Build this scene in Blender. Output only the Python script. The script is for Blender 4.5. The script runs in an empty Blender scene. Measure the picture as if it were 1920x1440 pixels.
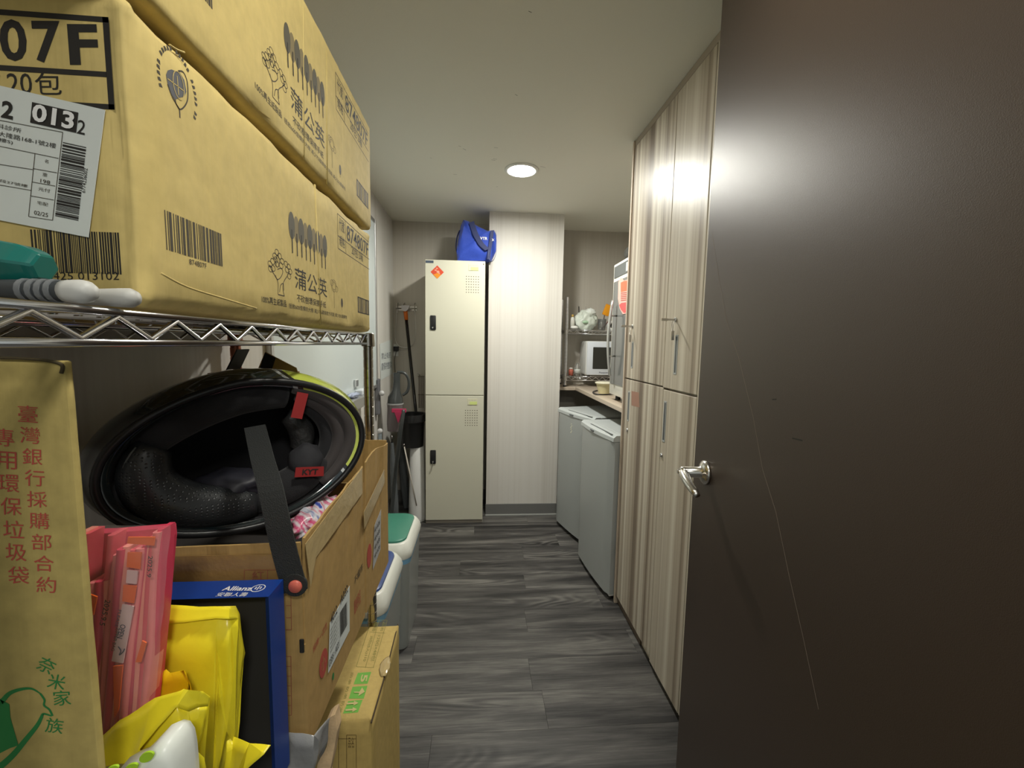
import bpy, bmesh, math, random
from mathutils import Vector as V, Matrix, noise
random.seed(7)
C = bpy.context.scene.collection
S = bpy.context.scene
# ------------------------------------------------------------------ camera
F = 779.0; CAM = V((0, 0, 1.25))
yc = V((-60/F, 75/F, -1)).normalized()
zc = -V((-147/F, -8200/F, -1)).normalized(); zc = (zc - yc*zc.dot(yc)).normalized()
xc = yc.cross(zc)
ROT = Matrix((xc, yc, zc))            # camera space -> world
cd = bpy.data.cameras.new('camera'); cam = bpy.data.objects.new('camera', cd); C.objects.link(cam)
cam.matrix_world = Matrix.Translation(CAM) @ ROT.to_4x4()
cd.sensor_width = 36; cd.lens = 36*F/1920; cd.clip_start = .01; S.camera = cam
# ------------------------------------------------------------------ light and exposure
S.view_settings.view_transform = 'Standard'; S.view_settings.look = 'None'
S.view_settings.gamma = 1; S.view_settings.use_curve_mapping = False
S.view_settings.exposure = .97
w = bpy.data.worlds.new('world'); S.world = w; w.use_nodes = True
w.node_tree.nodes['Background'].inputs[0].default_value = (.93, 1, .95, 1)
w.node_tree.nodes['Background'].inputs[1].default_value = .22
def area(name, loc, size, power, rot=(0, 0, 0), col=(1, .97, .9), shape='DISK'):
    l = bpy.data.lights.new(name, 'AREA'); l.shape = shape; l.size = size; l.energy = power; l.color = col
    o = bpy.data.objects.new(name, l); C.objects.link(o); o.location = loc; o.rotation_euler = rot; return o
area('hall_downlight', (.25, -.75, 2.1), .3, 7, (0, 0, 0))
LAMP = 260.0; FILL_LAMP = 110.0       # strength of the ceiling lamp and of the added fill lamp
# ------------------------------------------------------------------ helpers
def pt(px, py, x=None, y=None, z=None):
    """point of the real plane x=, y= or z= that the photograph shows at px, py"""
    r = ROT @ V(((px-960)/F, (720-py)/F, -1))
    ax, v = (0, x) if x is not None else (1, y) if y is not None else (2, z)
    return CAM + r*((v-CAM[ax])/r[ax])
def link(name, me, m=None, parent=None, smooth=False):
    o = bpy.data.objects.new(name, me); C.objects.link(o)
    if m is not None: me.materials.clear(); me.materials.append(m)
    if parent is not None: o.parent = parent
    if smooth:
        for p in me.polygons: p.use_smooth = True
    return o
def obj(name, bm, m, parent=None, smooth=False, auto=None):
    me = bpy.data.meshes.new(name); bmesh.ops.recalc_face_normals(bm, faces=bm.faces); bm.to_mesh(me); bm.free()
    o = link(name, me, m, parent, smooth)
    if auto:
        for p in me.polygons: p.use_smooth = True
        me.set_sharp_from_angle(angle=math.radians(auto))
    return o
def tag(o, label, cat, group=None):
    o['label'] = label; o['category'] = cat
    if group: o['group'] = group
    return o
def thing(name, label, cat, loc=(0, 0, 0), group=None):
    o = bpy.data.objects.new(name, None); C.objects.link(o); o.empty_display_size = .05
    o.location = loc; bpy.context.view_layer.update()
    return tag(o, label, cat, group)
def struct(o): o['kind'] = 'structure'; return o
def nb(): return bmesh.new()
def place(o, parent):
    """parent without moving"""
    o.parent = parent; o.matrix_parent_inverse = Matrix.Translation(parent.location).inverted() if parent.type == 'EMPTY' else Matrix(); return o
def P(name, bm, m, parent, **k):
    o = obj(name, bm, m, None, **k); root = parent
    o.parent = parent
    q = parent
    while q.parent is not None: q = q.parent
    if q.type == 'EMPTY' and parent is q: o.matrix_parent_inverse = Matrix.Translation(q.location).inverted()
    return o
def add_box(bm, a, b, bev=0, seg=2, M=None):
    a, b = V(a), V(b)
    r = bmesh.ops.create_cube(bm, size=1)
    vs = r['verts']; c = (a+b)/2; d = b-a
    for v in vs: v.co = V((v.co.x*d.x, v.co.y*d.y, v.co.z*d.z)) + c
    if bev > 0:
        es = list({e for v in vs for e in v.link_edges})
        r2 = bmesh.ops.bevel(bm, geom=es, offset=bev, segments=seg, affect='EDGES', profile=.5)
        vs = list({v for f in r2['faces'] for v in f.verts} | {v for v in vs if v.is_valid})
    if M is not None:
        for v in vs: v.co = M @ v.co
    return vs
def bx(a, b, bev=0, seg=2, M=None): bm = nb(); add_box(bm, a, b, bev, seg, M); return bm
def frame_of(d, up=V((0, 0, 1))):
    d = d.normalized()
    if abs(d.dot(up)) > .98: up = V((1, 0, 0))
    s = d.cross(up).normalized(); return s, s.cross(d).normalized()
def add_tube(bm, pts, r, n=8, caps=True, sx=1, sy=1, closed=False):
    pts = [V(p) for p in pts]; N = len(pts); rings = []
    rr = r if isinstance(r, (list, tuple)) else [r]*N
    s0 = None
    for i, p in enumerate(pts):
        if closed: d = pts[(i+1) % N]-pts[i-1]
        else: d = pts[min(i+1, N-1)]-pts[max(i-1, 0)]
        if s0 is None: s, u = frame_of(d)
        else:
            dn = d.normalized(); s = (s0-dn*s0.dot(dn)).normalized(); u = s.cross(dn)
        s0 = s
        rings.append([bm.verts.new(p+(s*math.cos(t)*sx+u*math.sin(t)*sy)*rr[i]) for t in [2*math.pi*k/n for k in range(n)]])
    for i in range(N if closed else N-1):
        A, B = rings[i], rings[(i+1) % N]
        for k in range(n): bm.faces.new((A[k], A[(k+1) % n], B[(k+1) % n], B[k]))
    if caps and not closed:
        bm.faces.new(rings[0][::-1]); bm.faces.new(rings[-1])
def tube(pts, r, n=8, **k): bm = nb(); add_tube(bm, pts, r, n, **k); return bm
def add_lathe(bm, prof, M=None, n=24):
    rings = []
    for r, z in prof:
        rings.append([bm.verts.new((r*math.cos(2*math.pi*k/n), r*math.sin(2*math.pi*k/n), z)) for k in range(n)])
    for A, B in zip(rings, rings[1:]):
        for k in range(n): bm.faces.new((A[k], A[(k+1) % n], B[(k+1) % n], B[k]))
    bm.faces.new(rings[0][::-1]); bm.faces.new(rings[-1])
    if M is not None:
        for R in rings:
            for v in R: v.co = M @ v.co
def lathe(prof, M=None, n=24): bm = nb(); add_lathe(bm, prof, M, n); return bm
def add_prism(bm, poly, n, th):
    """poly: 3D points, extruded by vector n*th"""
    n = V(n); a = [bm.verts.new(V(p)) for p in poly]; b = [bm.verts.new(V(p)+n*th) for p in poly]
    bm.faces.new(a); bm.faces.new(b[::-1])
    for i in range(len(a)): bm.faces.new((a[i], a[i-1], b[i-1], b[i]))
def prism(poly, n, th): bm = nb(); add_prism(bm, poly, n, th); return bm
def Mx(o, x, y, z): return Matrix(((x[0], y[0], z[0], o[0]), (x[1], y[1], z[1], o[1]), (x[2], y[2], z[2], o[2]), (0, 0, 0, 1)))
# ------------------------------------------------------------------ materials
def mat(name, col, rough=.6, metal=0, spec=.5, bump=0, bscale=200, var=0, vscale=20, trans=0, ior=1.45, sss=0, coat=0, alpha=1, sheen=0):
    m = bpy.data.materials.new(name); m.use_nodes = True; nt = m.node_tree; b = nt.nodes['Principled BSDF']
    b.inputs['Base Color'].default_value = (*col, 1); b.inputs['Roughness'].default_value = rough
    b.inputs['Metallic'].default_value = metal; b.inputs['Specular IOR Level'].default_value = spec
    b.inputs['Transmission Weight'].default_value = trans; b.inputs['IOR'].default_value = ior
    b.inputs['Coat Weight'].default_value = coat; b.inputs['Alpha'].default_value = alpha
    b.inputs['Subsurface Weight'].default_value = sss; b.inputs['Sheen Weight'].default_value = sheen
    if bump or var:
        tc = nt.nodes.new('ShaderNodeNewGeometry')
        if var:
            n = nt.nodes.new('ShaderNodeTexNoise'); n.inputs['Scale'].default_value = vscale; n.inputs['Detail'].default_value = 6
            nt.links.new(tc.outputs['Position'], n.inputs['Vector'])
            r = nt.nodes.new('ShaderNodeValToRGB'); nt.links.new(n.outputs['Fac'], r.inputs['Fac'])
            r.color_ramp.elements[0].position = .3; r.color_ramp.elements[1].position = .7
            r.color_ramp.elements[0].color = (*[c*(1-var) for c in col], 1); r.color_ramp.elements[1].color = (*[min(1, c*(1+var)) for c in col], 1)
            nt.links.new(r.outputs['Color'], b.inputs['Base Color'])
        if bump:
            n = nt.nodes.new('ShaderNodeTexNoise'); n.inputs['Scale'].default_value = bscale; n.inputs['Detail'].default_value = 4
            nt.links.new(tc.outputs['Position'], n.inputs['Vector'])
            bp = nt.nodes.new('ShaderNodeBump'); bp.inputs['Strength'].default_value = bump; bp.inputs['Distance'].default_value = .002
            nt.links.new(n.outputs['Fac'], bp.inputs['Height']); nt.links.new(bp.outputs['Normal'], b.inputs['Normal'])
    return m
def stripes(name, cols, axis, scales, rough=.45, zs=.15, bump=0, spec=.5):
    """stretched noise: stripes along z, varying along axis vector"""
    m = mat(name, cols[0], rough, spec=spec); nt = m.node_tree; b = nt.nodes['Principled BSDF']; L = nt.links.new
    g = nt.nodes.new('ShaderNodeNewGeometry'); sp = nt.nodes.new('ShaderNodeSeparateXYZ'); L(g.outputs['Position'], sp.inputs[0])
    ad = nt.nodes.new('ShaderNodeMath'); ad.operation = 'ADD'; L(sp.outputs[axis[0]], ad.inputs[0]); L(sp.outputs[axis[1]], ad.inputs[1])
    prev = None
    for i, s in enumerate(scales):
        cb = nt.nodes.new('ShaderNodeCombineXYZ')
        mu = nt.nodes.new('ShaderNodeMath'); mu.operation = 'MULTIPLY'; mu.inputs[1].default_value = s; L(ad.outputs[0], mu.inputs[0])
        mz = nt.nodes.new('ShaderNodeMath'); mz.operation = 'MULTIPLY'; mz.inputs[1].default_value = zs; L(sp.outputs[2], mz.inputs[0])
        L(mu.outputs[0], cb.inputs[0]); L(mz.outputs[0], cb.inputs[1]); cb.inputs[2].default_value = 7.3*i
        n = nt.nodes.new('ShaderNodeTexNoise'); n.inputs['Scale'].default_value = 1; n.inputs['Detail'].default_value = 2
        L(cb.outputs[0], n.inputs['Vector'])
        if prev is None: prev = n.outputs['Fac']
        else:
            mx = nt.nodes.new('ShaderNodeMath'); mx.operation = 'ADD'; L(prev, mx.inputs[0]); L(n.outputs['Fac'], mx.inputs[1]); prev = mx.outputs[0]
    dv = nt.nodes.new('ShaderNodeMath'); dv.operation = 'DIVIDE'; dv.inputs[1].default_value = len(scales); L(prev, dv.inputs[0])
    r = nt.nodes.new('ShaderNodeValToRGB'); L(dv.outputs[0], r.inputs['Fac'])
    k = len(cols); lo_, hi_ = (.41, .61) if name == 'striped_laminate' else (.36, .64)
    r.color_ramp.elements[0].position = lo_; r.color_ramp.elements[1].position = hi_
    r.color_ramp.elements[0].color = (*cols[0], 1); r.color_ramp.elements[1].color = (*cols[-1], 1)
    for i in range(1, k-1):
        e = r.color_ramp.elements.new(lo_+(hi_-lo_)*i/(k-1)); e.color = (*cols[i], 1)
    L(r.outputs['Color'], b.inputs['Base Color'])
    if bump:
        bp = nt.nodes.new('ShaderNodeBump'); bp.inputs['Strength'].default_value = bump; bp.inputs['Distance'].default_value = .001
        L(dv.outputs[0], bp.inputs['Height']); L(bp.outputs['Normal'], b.inputs['Normal'])
    return m
def plank_mat():
    m = mat('grey_oak_vinyl', (.05, .05, .05), .5); nt = m.node_tree; b = nt.nodes['Principled BSDF']; L = nt.links.new
    g = nt.nodes.new('ShaderNodeNewGeometry'); oi = nt.nodes.new('ShaderNodeObjectInfo')
    off = nt.nodes.new('ShaderNodeVectorMath'); off.operation = 'MULTIPLY_ADD'; off.inputs[1].default_value = (1, 1, 1)
    cb = nt.nodes.new('ShaderNodeCombineXYZ')
    for i in range(3):
        q = nt.nodes.new('ShaderNodeMath'); q.operation = 'MULTIPLY'; q.inputs[1].default_value = (17, 31, 53)[i]; L(oi.outputs['Random'], q.inputs[0]); L(q.outputs[0], cb.inputs[i])
    L(g.outputs['Position'], off.inputs[0]); L(cb.outputs[0], off.inputs[2])
    def nz(scale, det, rough=.6, dist=0):
        mp = nt.nodes.new('ShaderNodeMapping'); mp.inputs['Scale'].default_value = scale; L(off.outputs[0], mp.inputs[0])
        n = nt.nodes.new('ShaderNodeTexNoise'); n.inputs['Scale'].default_value = 1; n.inputs['Detail'].default_value = det; n.inputs['Roughness'].default_value = rough
        n.inputs['Distortion'].default_value = dist; L(mp.outputs[0], n.inputs['Vector']); return n.outputs['Fac']
    broad = nz((1.2, 14, 1), 4, .6, .4); fine = nz((9, 210, 1), 5, .75)
    ring = nz((1.7, 9, 1), 1, .4, .3)
    sn = nt.nodes.new('ShaderNodeMath'); sn.operation = 'MULTIPLY'; sn.inputs[1].default_value = 85; L(ring, sn.inputs[0])
    s2 = nt.nodes.new('ShaderNodeMath'); s2.operation = 'SINE'; L(sn.outputs[0], s2.inputs[0])
    # rings only where a slow mask lets them show
    mk = nz((1.3, 5, 1), 1); mr = nt.nodes.new('ShaderNodeMapRange'); mr.inputs[1].default_value = .5; mr.inputs[2].default_value = .72; mr.inputs[4].default_value = .16; L(mk, mr.inputs[0])
    rm = nt.nodes.new('ShaderNodeMath'); rm.operation = 'MULTIPLY'; L(s2.outputs[0], rm.inputs[0]); L(mr.outputs[0], rm.inputs[1])
    a1 = nt.nodes.new('ShaderNodeMath'); a1.operation = 'MULTIPLY_ADD'; a1.inputs[1].default_value = .38; L(fine, a1.inputs[0]); L(broad, a1.inputs[2])
    a2 = nt.nodes.new('ShaderNodeMath'); a2.operation = 'ADD'; L(a1.outputs[0], a2.inputs[0]); L(rm.outputs[0], a2.inputs[1])
    r3 = nt.nodes.new('ShaderNodeMath'); r3.operation = 'MULTIPLY_ADD'; r3.inputs[1].default_value = .07; L(oi.outputs['Random'], r3.inputs[0]); L(a2.outputs[0], r3.inputs[2])
    r = nt.nodes.new('ShaderNodeValToRGB'); L(r3.outputs[0], r.inputs['Fac'])
    r.color_ramp.elements[0].position = .54; r.color_ramp.elements[0].color = (.018, .017, .017, 1)
    r.color_ramp.elements[1].position = .93; r.color_ramp.elements[1].color = (.18, .172, .157, 1)
    e = r.color_ramp.elements.new(.72); e.color = (.068, .064, .061, 1)
    L(r.outputs['Color'], b.inputs['Base Color'])
    bp = nt.nodes.new('ShaderNodeBump'); bp.inputs['Strength'].default_value = .5; bp.inputs['Distance'].default_value = .0008
    L(a2.outputs[0], bp.inputs['Height']); L(bp.outputs['Normal'], b.inputs['Normal'])
    return m
def board_mat(name, col, var=.07):
    """corrugated board: fibre mottling and faint vertical flutes"""
    m = mat(name, col, .75, spec=.3, var=var, vscale=60); nt = m.node_tree; b = nt.nodes['Principled BSDF']; L = nt.links.new
    g = nt.nodes.new('ShaderNodeNewGeometry'); mp = nt.nodes.new('ShaderNodeMapping'); mp.inputs['Scale'].default_value = (140, 140, 4); L(g.outputs['Position'], mp.inputs[0])
    n = nt.nodes.new('ShaderNodeTexNoise'); n.inputs['Scale'].default_value = 1; n.inputs['Detail'].default_value = 2; L(mp.outputs[0], n.inputs['Vector'])
    n2 = nt.nodes.new('ShaderNodeTexNoise'); n2.inputs['Scale'].default_value = 14; n2.inputs['Detail'].default_value = 3; L(g.outputs['Position'], n2.inputs['Vector'])
    ad = nt.nodes.new('ShaderNodeMath'); ad.operation = 'MULTIPLY_ADD'; ad.inputs[1].default_value = 4; L(n2.outputs['Fac'], ad.inputs[0]); L(n.outputs['Fac'], ad.inputs[2])
    bp = nt.nodes.new('ShaderNodeBump'); bp.inputs['Strength'].default_value = .35; bp.inputs['Distance'].default_value = .002
    L(ad.outputs[0], bp.inputs['Height']); L(bp.outputs['Normal'], b.inputs['Normal']); return m
def emit(name, col, s):
    m = bpy.data.materials.new(name); m.use_nodes = True; b = m.node_tree.nodes['Principled BSDF']
    b.inputs['Emission Color'].default_value = (*col, 1); b.inputs['Emission Strength'].default_value = s; return m
WALL = stripes('striped_wallpaper', [(.58, .55, .505), (.655, .63, .585), (.69, .67, .63)], (0, 1), (75, 26, 9), .55, .02, .3, spec=.4)
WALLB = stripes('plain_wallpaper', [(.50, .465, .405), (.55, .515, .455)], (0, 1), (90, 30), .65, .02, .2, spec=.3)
CEIL = mat('matte_ceiling_paint', (.76, .745, .655), .9, spec=.2, bump=.15, bscale=300)
LAM = stripes('striped_laminate', [(.17, .13, .095), (.33, .275, .21), (.47, .415, .33), (.56, .51, .42), (.66, .62, .52)], (0, 1), (40, 17, 8), .38, .06, spec=.5)
LAMP_ = mat('pale_laminate', (.55, .50, .40), .4)
COUNTER = stripes('worktop_laminate', [(.40, .32, .25), (.50, .42, .33), (.56, .48, .39)], (0, 2), (30, 12), .35, .1)
PLANK = plank_mat(); GAP = mat('floor_joint', (.022, .021, .02), .8)
DOORM = mat('dark_brown_laminate', (.044, .029, .020), .41, spec=.6, bump=.12, bscale=900)
CARD = board_mat('yellow_corrugated_board', (.56, .435, .165)); CARD2 = board_mat('brown_corrugated_board', (.42, .27, .10)); KRAFT = board_mat('kraft_board', (.42, .33, .115), .12)
CARDE = mat('board_edge', (.58, .43, .20), .8); TAPE = mat('brown_packing_tape', (.33, .20, .075), .22, spec=.6, bump=.5, bscale=60)
CHROME = mat('chrome', (.72, .72, .74), .14, 1); STEEL = mat('brushed_steel', (.55, .53, .50), .3, 1); DARKST = mat('dark_steel', (.16, .15, .14), .25, 1)
BLACK = mat('black_plastic', (.012, .012, .013), .4); INK = mat('black_print', (.02, .018, .016), .7); INKG = mat('faded_print', (.055, .045, .03), .7); INKG2 = mat('pale_print', (.20, .155, .07), .7)
RED = mat('red_print', (.42, .07, .05), .7); REDP = mat('faint_red_print', (.30, .10, .06), .7); GREENP = mat('green_print', (.02, .20, .05), .7); GREENL = mat('light_green_print', (.16, .42, .06), .7)
PAPER = mat('white_paper', (.66, .70, .68), .6); WHITE = mat('white_plastic', (.74, .75, .72), .32); CREAM = mat('cream_powder_coat', (.60, .585, .475), .38, spec=.5, bump=.06, bscale=700)
GREY = mat('fridge_grey', (.36, .38, .375), .33, spec=.5, bump=.05, bscale=900); GREY2 = mat('fridge_trim_grey', (.44, .47, .47), .3)
WHITEP = mat('white_print', (.8, .8, .8), .6)

# ------------------------------------------------------------------ flat print on real faces
class Face:
    """a flat face: origin-free plane, u to the right and v up as read"""
    def __init__(s, parent, axis, val, u, v, n): s.p, s.axis, s.val, s.u, s.v, s.n = parent, axis, val, V(u), V(v), V(n)
    def at(s, px, py): return pt(px, py, **{s.axis: s.val})
FONTC = {}
def text_mesh(st, bold=0, vertical=False, serif=False):
    if any(ord(c) > 0x2e00 for c in st): bold = 0
    cu = bpy.data.curves.new('lettering', 'FONT'); cu.body = st; cu.size = 1; cu.offset = bold; cu.resolution_u = 3
    if vertical: cu.space_line = .9; cu.align_x = 'CENTER'
    o = bpy.data.objects.new('lettering', cu); C.objects.link(o); bpy.context.view_layer.update()
    me = bpy.data.meshes.new_from_object(o.evaluated_get(bpy.context.evaluated_depsgraph_get()))
    bpy.data.objects.remove(o); bpy.data.curves.remove(cu); return me
def lettering(parent, st, o, u, v, m, bold=0, eps=.0004, vertical=False, name='lettering'):
    """text stretched over the parallelogram o (lower left), u (width), v (height)"""
    me = text_mesh(st, bold, vertical)
    if not me.vertices: return None
    xs = [p.co.x for p in me.vertices]; ys = [p.co.y for p in me.vertices]
    x0, x1, y0, y1 = min(xs), max(xs), min(ys), max(ys)
    o, u, v = V(o), V(u), V(v); n = u.cross(v).normalized()
    for p in me.vertices: p.co = o + u*((p.co.x-x0)/(x1-x0)) + v*((p.co.y-y0)/(y1-y0)) + n*eps
    ob = link(name, me, m); ob.parent = parent
    if parent.type == 'EMPTY': ob.matrix_parent_inverse = Matrix.Translation(parent.location).inverted()
    return ob
def polys(parent, name, ps, n, m, eps=.0002, th=.0001):
    bm = nb(); n = V(n).normalized()
    for p in ps: add_prism(bm, [V(q)+n*eps for q in p], n, th)
    return P(name, bm, m, parent)
def ellipse(c, u, v, a, b, n=20, t0=0, t1=2*math.pi):
    return [V(c)+V(u)*a*math.cos(t0+(t1-t0)*k/n)+V(v)*b*math.sin(t0+(t1-t0)*k/n) for k in range(n)]
def line_poly(pts, w_, n):
    """stroke as quads"""
    out = []; n = V(n).normalized()
    for a, b in zip(pts, pts[1:]):
        a, b = V(a), V(b); s = (b-a).cross(n)
        if s.length < 1e-9: continue
        s = s.normalized()*w_/2; out.append([a-s, b-s, b+s, a+s])
    return out
def barcode(o, u, v, k=30, seed=1):
    rnd = random.Random(seed); o, u, v = V(o), V(u), V(v); out = []; x = 0; tot = []
    while x < 1: wd = rnd.choice([1, 1, 2, 3]); gp = rnd.choice([1, 1, 2]); tot.append((x, wd)); x += (wd+gp)/(k*3.0)
    for a, wd in tot:
        b = min(1, a+wd/(k*3.0)); out.append([o+u*a, o+u*b, o+u*b+v, o+u*a+v])
    return out
def rect_frame(o, u, v, w_, n): o, u, v = V(o), V(u), V(v); return line_poly([o, o+u, o+u+v, o+v, o], w_, n)
XP, YP, ZP = V((1, 0, 0)), V((0, 1, 0)), V((0, 0, 1))

# ================================================================== SETTING
XL, XR, YB, ZC = -.66, 1.25, 3.26, 2.155
YBR = 3.33
slab = struct(obj('floor', bx((-1.6, -2.2, -.06), (2.2, 3.5, -.004)), GAP))
PW = .154; y = 1.387-PW*23; row = 0
joint = {0: .205, 1: .205-.46, 2: .222, 3: -.31, 4: .25, 5: -.1, 6: .27}
while y < 3.4:
    k = round((y-1.387)/PW); j = joint.get(k, ((k*.377) % .914)-.3)
    x = j-.914*2
    while x < 2.2:
        a, b = max(x, -1.6), min(x+.914, 2.2)
        if b-a > .02: P('plank', bx((a+.0002, y+.0002, -.006), (b-.0002, y+PW-.0002, 0), .0004, 1), PLANK, slab)
        x += .914
    y += PW
ceil = struct(obj('ceiling', bx((-1.6, -2.2, ZC), (2.2, 3.5, ZC+.06)), CEIL))
struct(obj('wall_left', bx((XL-.1, .06, 0), (XL, 3.4, ZC)), WALL))
struct(obj('wall_right', bx((XR, .06, 0), (XR+.1, 3.4, ZC)), WALL))
struct(obj('wall_back_left', bx((XL, YB, 0), (.06, YB+.15, ZC)), WALLB))
struct(obj('wall_back_right', bx((.58, YBR, 0), (XR, YBR+.08, ZC)), WALLB))
struct(obj('wall_pillar', bx((.056, 2.945, 0), (.576, 3.40, ZC)), WALL))
wf = nb(); add_box(wf, (XL-.1, -.04, 0), (-.46, .06, ZC)); add_box(wf, (.46, -.04, 0), (XR+.1, .06, ZC)); add_box(wf, (-.46, -.04, 2.09), (.46, .06, ZC))
struct(obj('wall_front', wf, WALL))
BASE = mat('grey_baseboard', (.16, .16, .155), .5)
struct(obj('baseboard_pillar', bx((.052, 2.937, 0), (.58, 2.945, .088), .002), BASE))
struct(obj('trim_pillar', bx((.051, 2.932, 0), (.581, 2.9369, .012), .002), mat('pale_sealant', (.42, .43, .41), .5)))
struct(obj('baseboard_left', bx((XL, .07, 0), (XL+.008, YB-.009, .088), .002), BASE))
struct(obj('baseboard_back', bx((XL+.009, YB-.008, 0), (.055, YB, .088), .002), BASE))
BLK = mat('scuff_grey', (.10, .09, .075), .8)
sc = []
for (px, py, L_, a) in [(871, 280, .02, .8), (862, 274, .012, .5), (925, 300, .02, .1), (930, 277, .018, .1), (928, 298, .02, .2), (853, 327, .02, 0), (1018, 313, .03, .4), (808, 296, .008, .5), (968, 178, .012, .7), (994, 22, .01, .4), (932, 350, .012, 0)]:
    c = pt(px, py, z=ZC); d = V((math.cos(a), math.sin(a), 0))*L_/2; sc += line_poly([c-d, c+d], .0018, (0, 0, -1))
polys(ceil, 'scuff_mark', sc, (0, 0, -1), BLK)

# ceiling lamp
lc = V((.206, 2.245, ZC))
lamp = thing('ceiling_downlight', 'round white recessed ceiling light glowing in the middle of the ceiling', 'ceiling light', lc, 'ceiling downlights')
P('rim', lathe([(.066, 0), (.088, 0), (.088, -.004), (.08, -.009), (.071, -.008), (.066, -.004)], Matrix.Translation(lc), 40), mat('lamp_rim', (.8, .8, .76), .5), lamp, smooth=True)
l2 = V((.20, .42, ZC))  # added lamp out of view, brightens the sides of the cartons
fill_lamp = thing('ceiling_downlight', 'added unseen ceiling light above the doorway end, brightening the carton sides', 'ceiling light', l2, 'ceiling downlights')
P('rim', lathe([(.066, 0), (.088, 0), (.088, -.004), (.08, -.009), (.071, -.008), (.066, -.004)], Matrix.Translation(l2), 40), mat('fill_lamp_rim', (.8, .8, .76), .5), fill_lamp, smooth=True)
P('diffuser', lathe([(.0665, -.001), (.0665, -.0045), (.045, -.0065), (.001, -.007)], Matrix.Translation(l2), 40), emit('fill_lamp_glow', (1, .975, .87), FILL_LAMP), fill_lamp, smooth=True)
P('diffuser', lathe([(.0665, -.001), (.0665, -.0045), (.045, -.0065), (.001, -.007)], Matrix.Translation(lc), 40), emit('lamp_glow', (1, .985, .90), LAMP), lamp, smooth=True)

# ================================================================== DOOR (open, right foreground)
pD = V((.522, .95, 0)); A_ = math.radians(-8); uD = V((math.sin(A_), -math.cos(A_), 0)); nD = V((-uD.y*-1, uD.x*-1, 0))
nD = V((uD.y, -uD.x, 0))            # to the left, towards the room
if nD.x > 0: nD = -nD
MD = Mx(pD, uD, -nD, ZP)            # local: x towards hinge, y into the leaf, z up
door = struct(obj('door_1', bx((0, 0, .008), (.86, .04, 2.07), .0015, 1, MD), DOORM))
def dpt(px, py):                    # pixel on the face of the leaf
    r = ROT @ V(((px-960)/F, (720-py)/F, -1)); t = (pD-CAM).dot(nD)/r.dot(nD); return CAM+r*t
hc = dpt(1324, 886); SAT = mat('satin_steel', (.62, .60, .56), .22, 1)
MH = Mx(hc, uD, ZP, nD)
hd = P('door_handle', lathe([(.027, 0), (.0275, .003), (.0265, .007), (.019, .011), (.0125, .015), (.012, .05), (.0115, .056), (.004, .058)], MH, 28), SAT, door, smooth=True)
hb = nb(); lv = []
for i in range(9):
    t = i/8; lv.append(MH @ V((-.006+.092*t, -.014*t*t-.010*t, .049+.006*math.sin(t*3))))
add_tube(hb, lv, [.0145, .0160, .0160, .0155, .0148, .0140, .0130, .0120, .009], 12, sx=.72, sy=.58)
P('lever', hb, SAT, hd, smooth=True)
P('lock_button', lathe([(.005, .056), (.005, .062), (.0035, .0635)], MH, 14), STEEL, hd)
scr = [dpt(*q) for q in [(1335, 436), (1348, 520), (1362, 600), (1385, 670), (1412, 780), (1430, 880), (1455, 960), (1480, 1080), (1505, 1190), (1535, 1330)]]
polys(door, 'scratch', line_poly(scr, .0009, nD), nD, mat('scratch_pale', (.20, .16, .13), .6), .0002, .0001)
for (px, py, L_) in [(1495, 825, .012), (1452, 750, .006)]:
    c = dpt(px, py); polys(door, 'dark_scuff', line_poly([c-uD*L_, c+uD*L_+ZP*.002], .002, nD), nD, INK, .0002, .0001)

# ================================================================== CABINETS right
CX = .672; YF = 1.876; YN = 1.20
cab = thing('tall_cabinet', 'tall striped light wood built-in cabinet behind the dark brown door', 'cabinet', (CX, YN, 0))
P('carcass', bx((CX+.02, YN, .0), (1.24, YF-.0, 2.12), .001, 1), LAMP_, cab)
P('end_panel', bx((CX-.004, YF, 0), (1.24, YF+.016, 2.152), .001, 1), mat('warm_laminate_edge', (.50, .41, .32), .45), cab)
P('top_filler', bx((CX+.002, YN, 2.128), (1.24, YF-.001, 2.153), .001, 1), mat('filler_laminate', (.36, .31, .245), .5), cab)
P('toe_kick', bx((CX+.012, 1.59, .002), (CX+.0195, YF-.002, .046), .0008, 1), mat('toe_brown', (.13, .095, .065), .5), cab)
SU, SL = 1.474, 1.468     # seams
G = .0015; DT = .018
rnd = random.Random(3)
def pull(parent, y, z0, z1):
    w2 = .0105
    fm = nb(); x0 = CX-.0015
    M = mat('grey_anodised', (.44, .47, .48), .4, .3)
    add_box(fm, (x0, y-w2, z0), (CX+.004, y-w2+.0045, z1), .0005, 1); add_box(fm, (x0, y+w2-.0045, z0), (CX+.004, y+w2, z1), .0005, 1)
    add_box(fm, (x0, y-w2+.0045, z0), (CX+.004, y+w2-.0045, z0+.006), .0005, 1); add_box(fm, (x0, y-w2+.0045, z1-.006), (CX+.004, y+w2-.0045, z1), .0005, 1)
    h = P('recessed_handle', fm, M, parent)
    P('recess', bx((CX-.0006, y-w2+.0045, z0+.006), (CX+.002, y+w2-.0045, z1-.006)), mat('recess_shadow', (.10, .11, .12), .3, .5), h)
    return h
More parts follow.
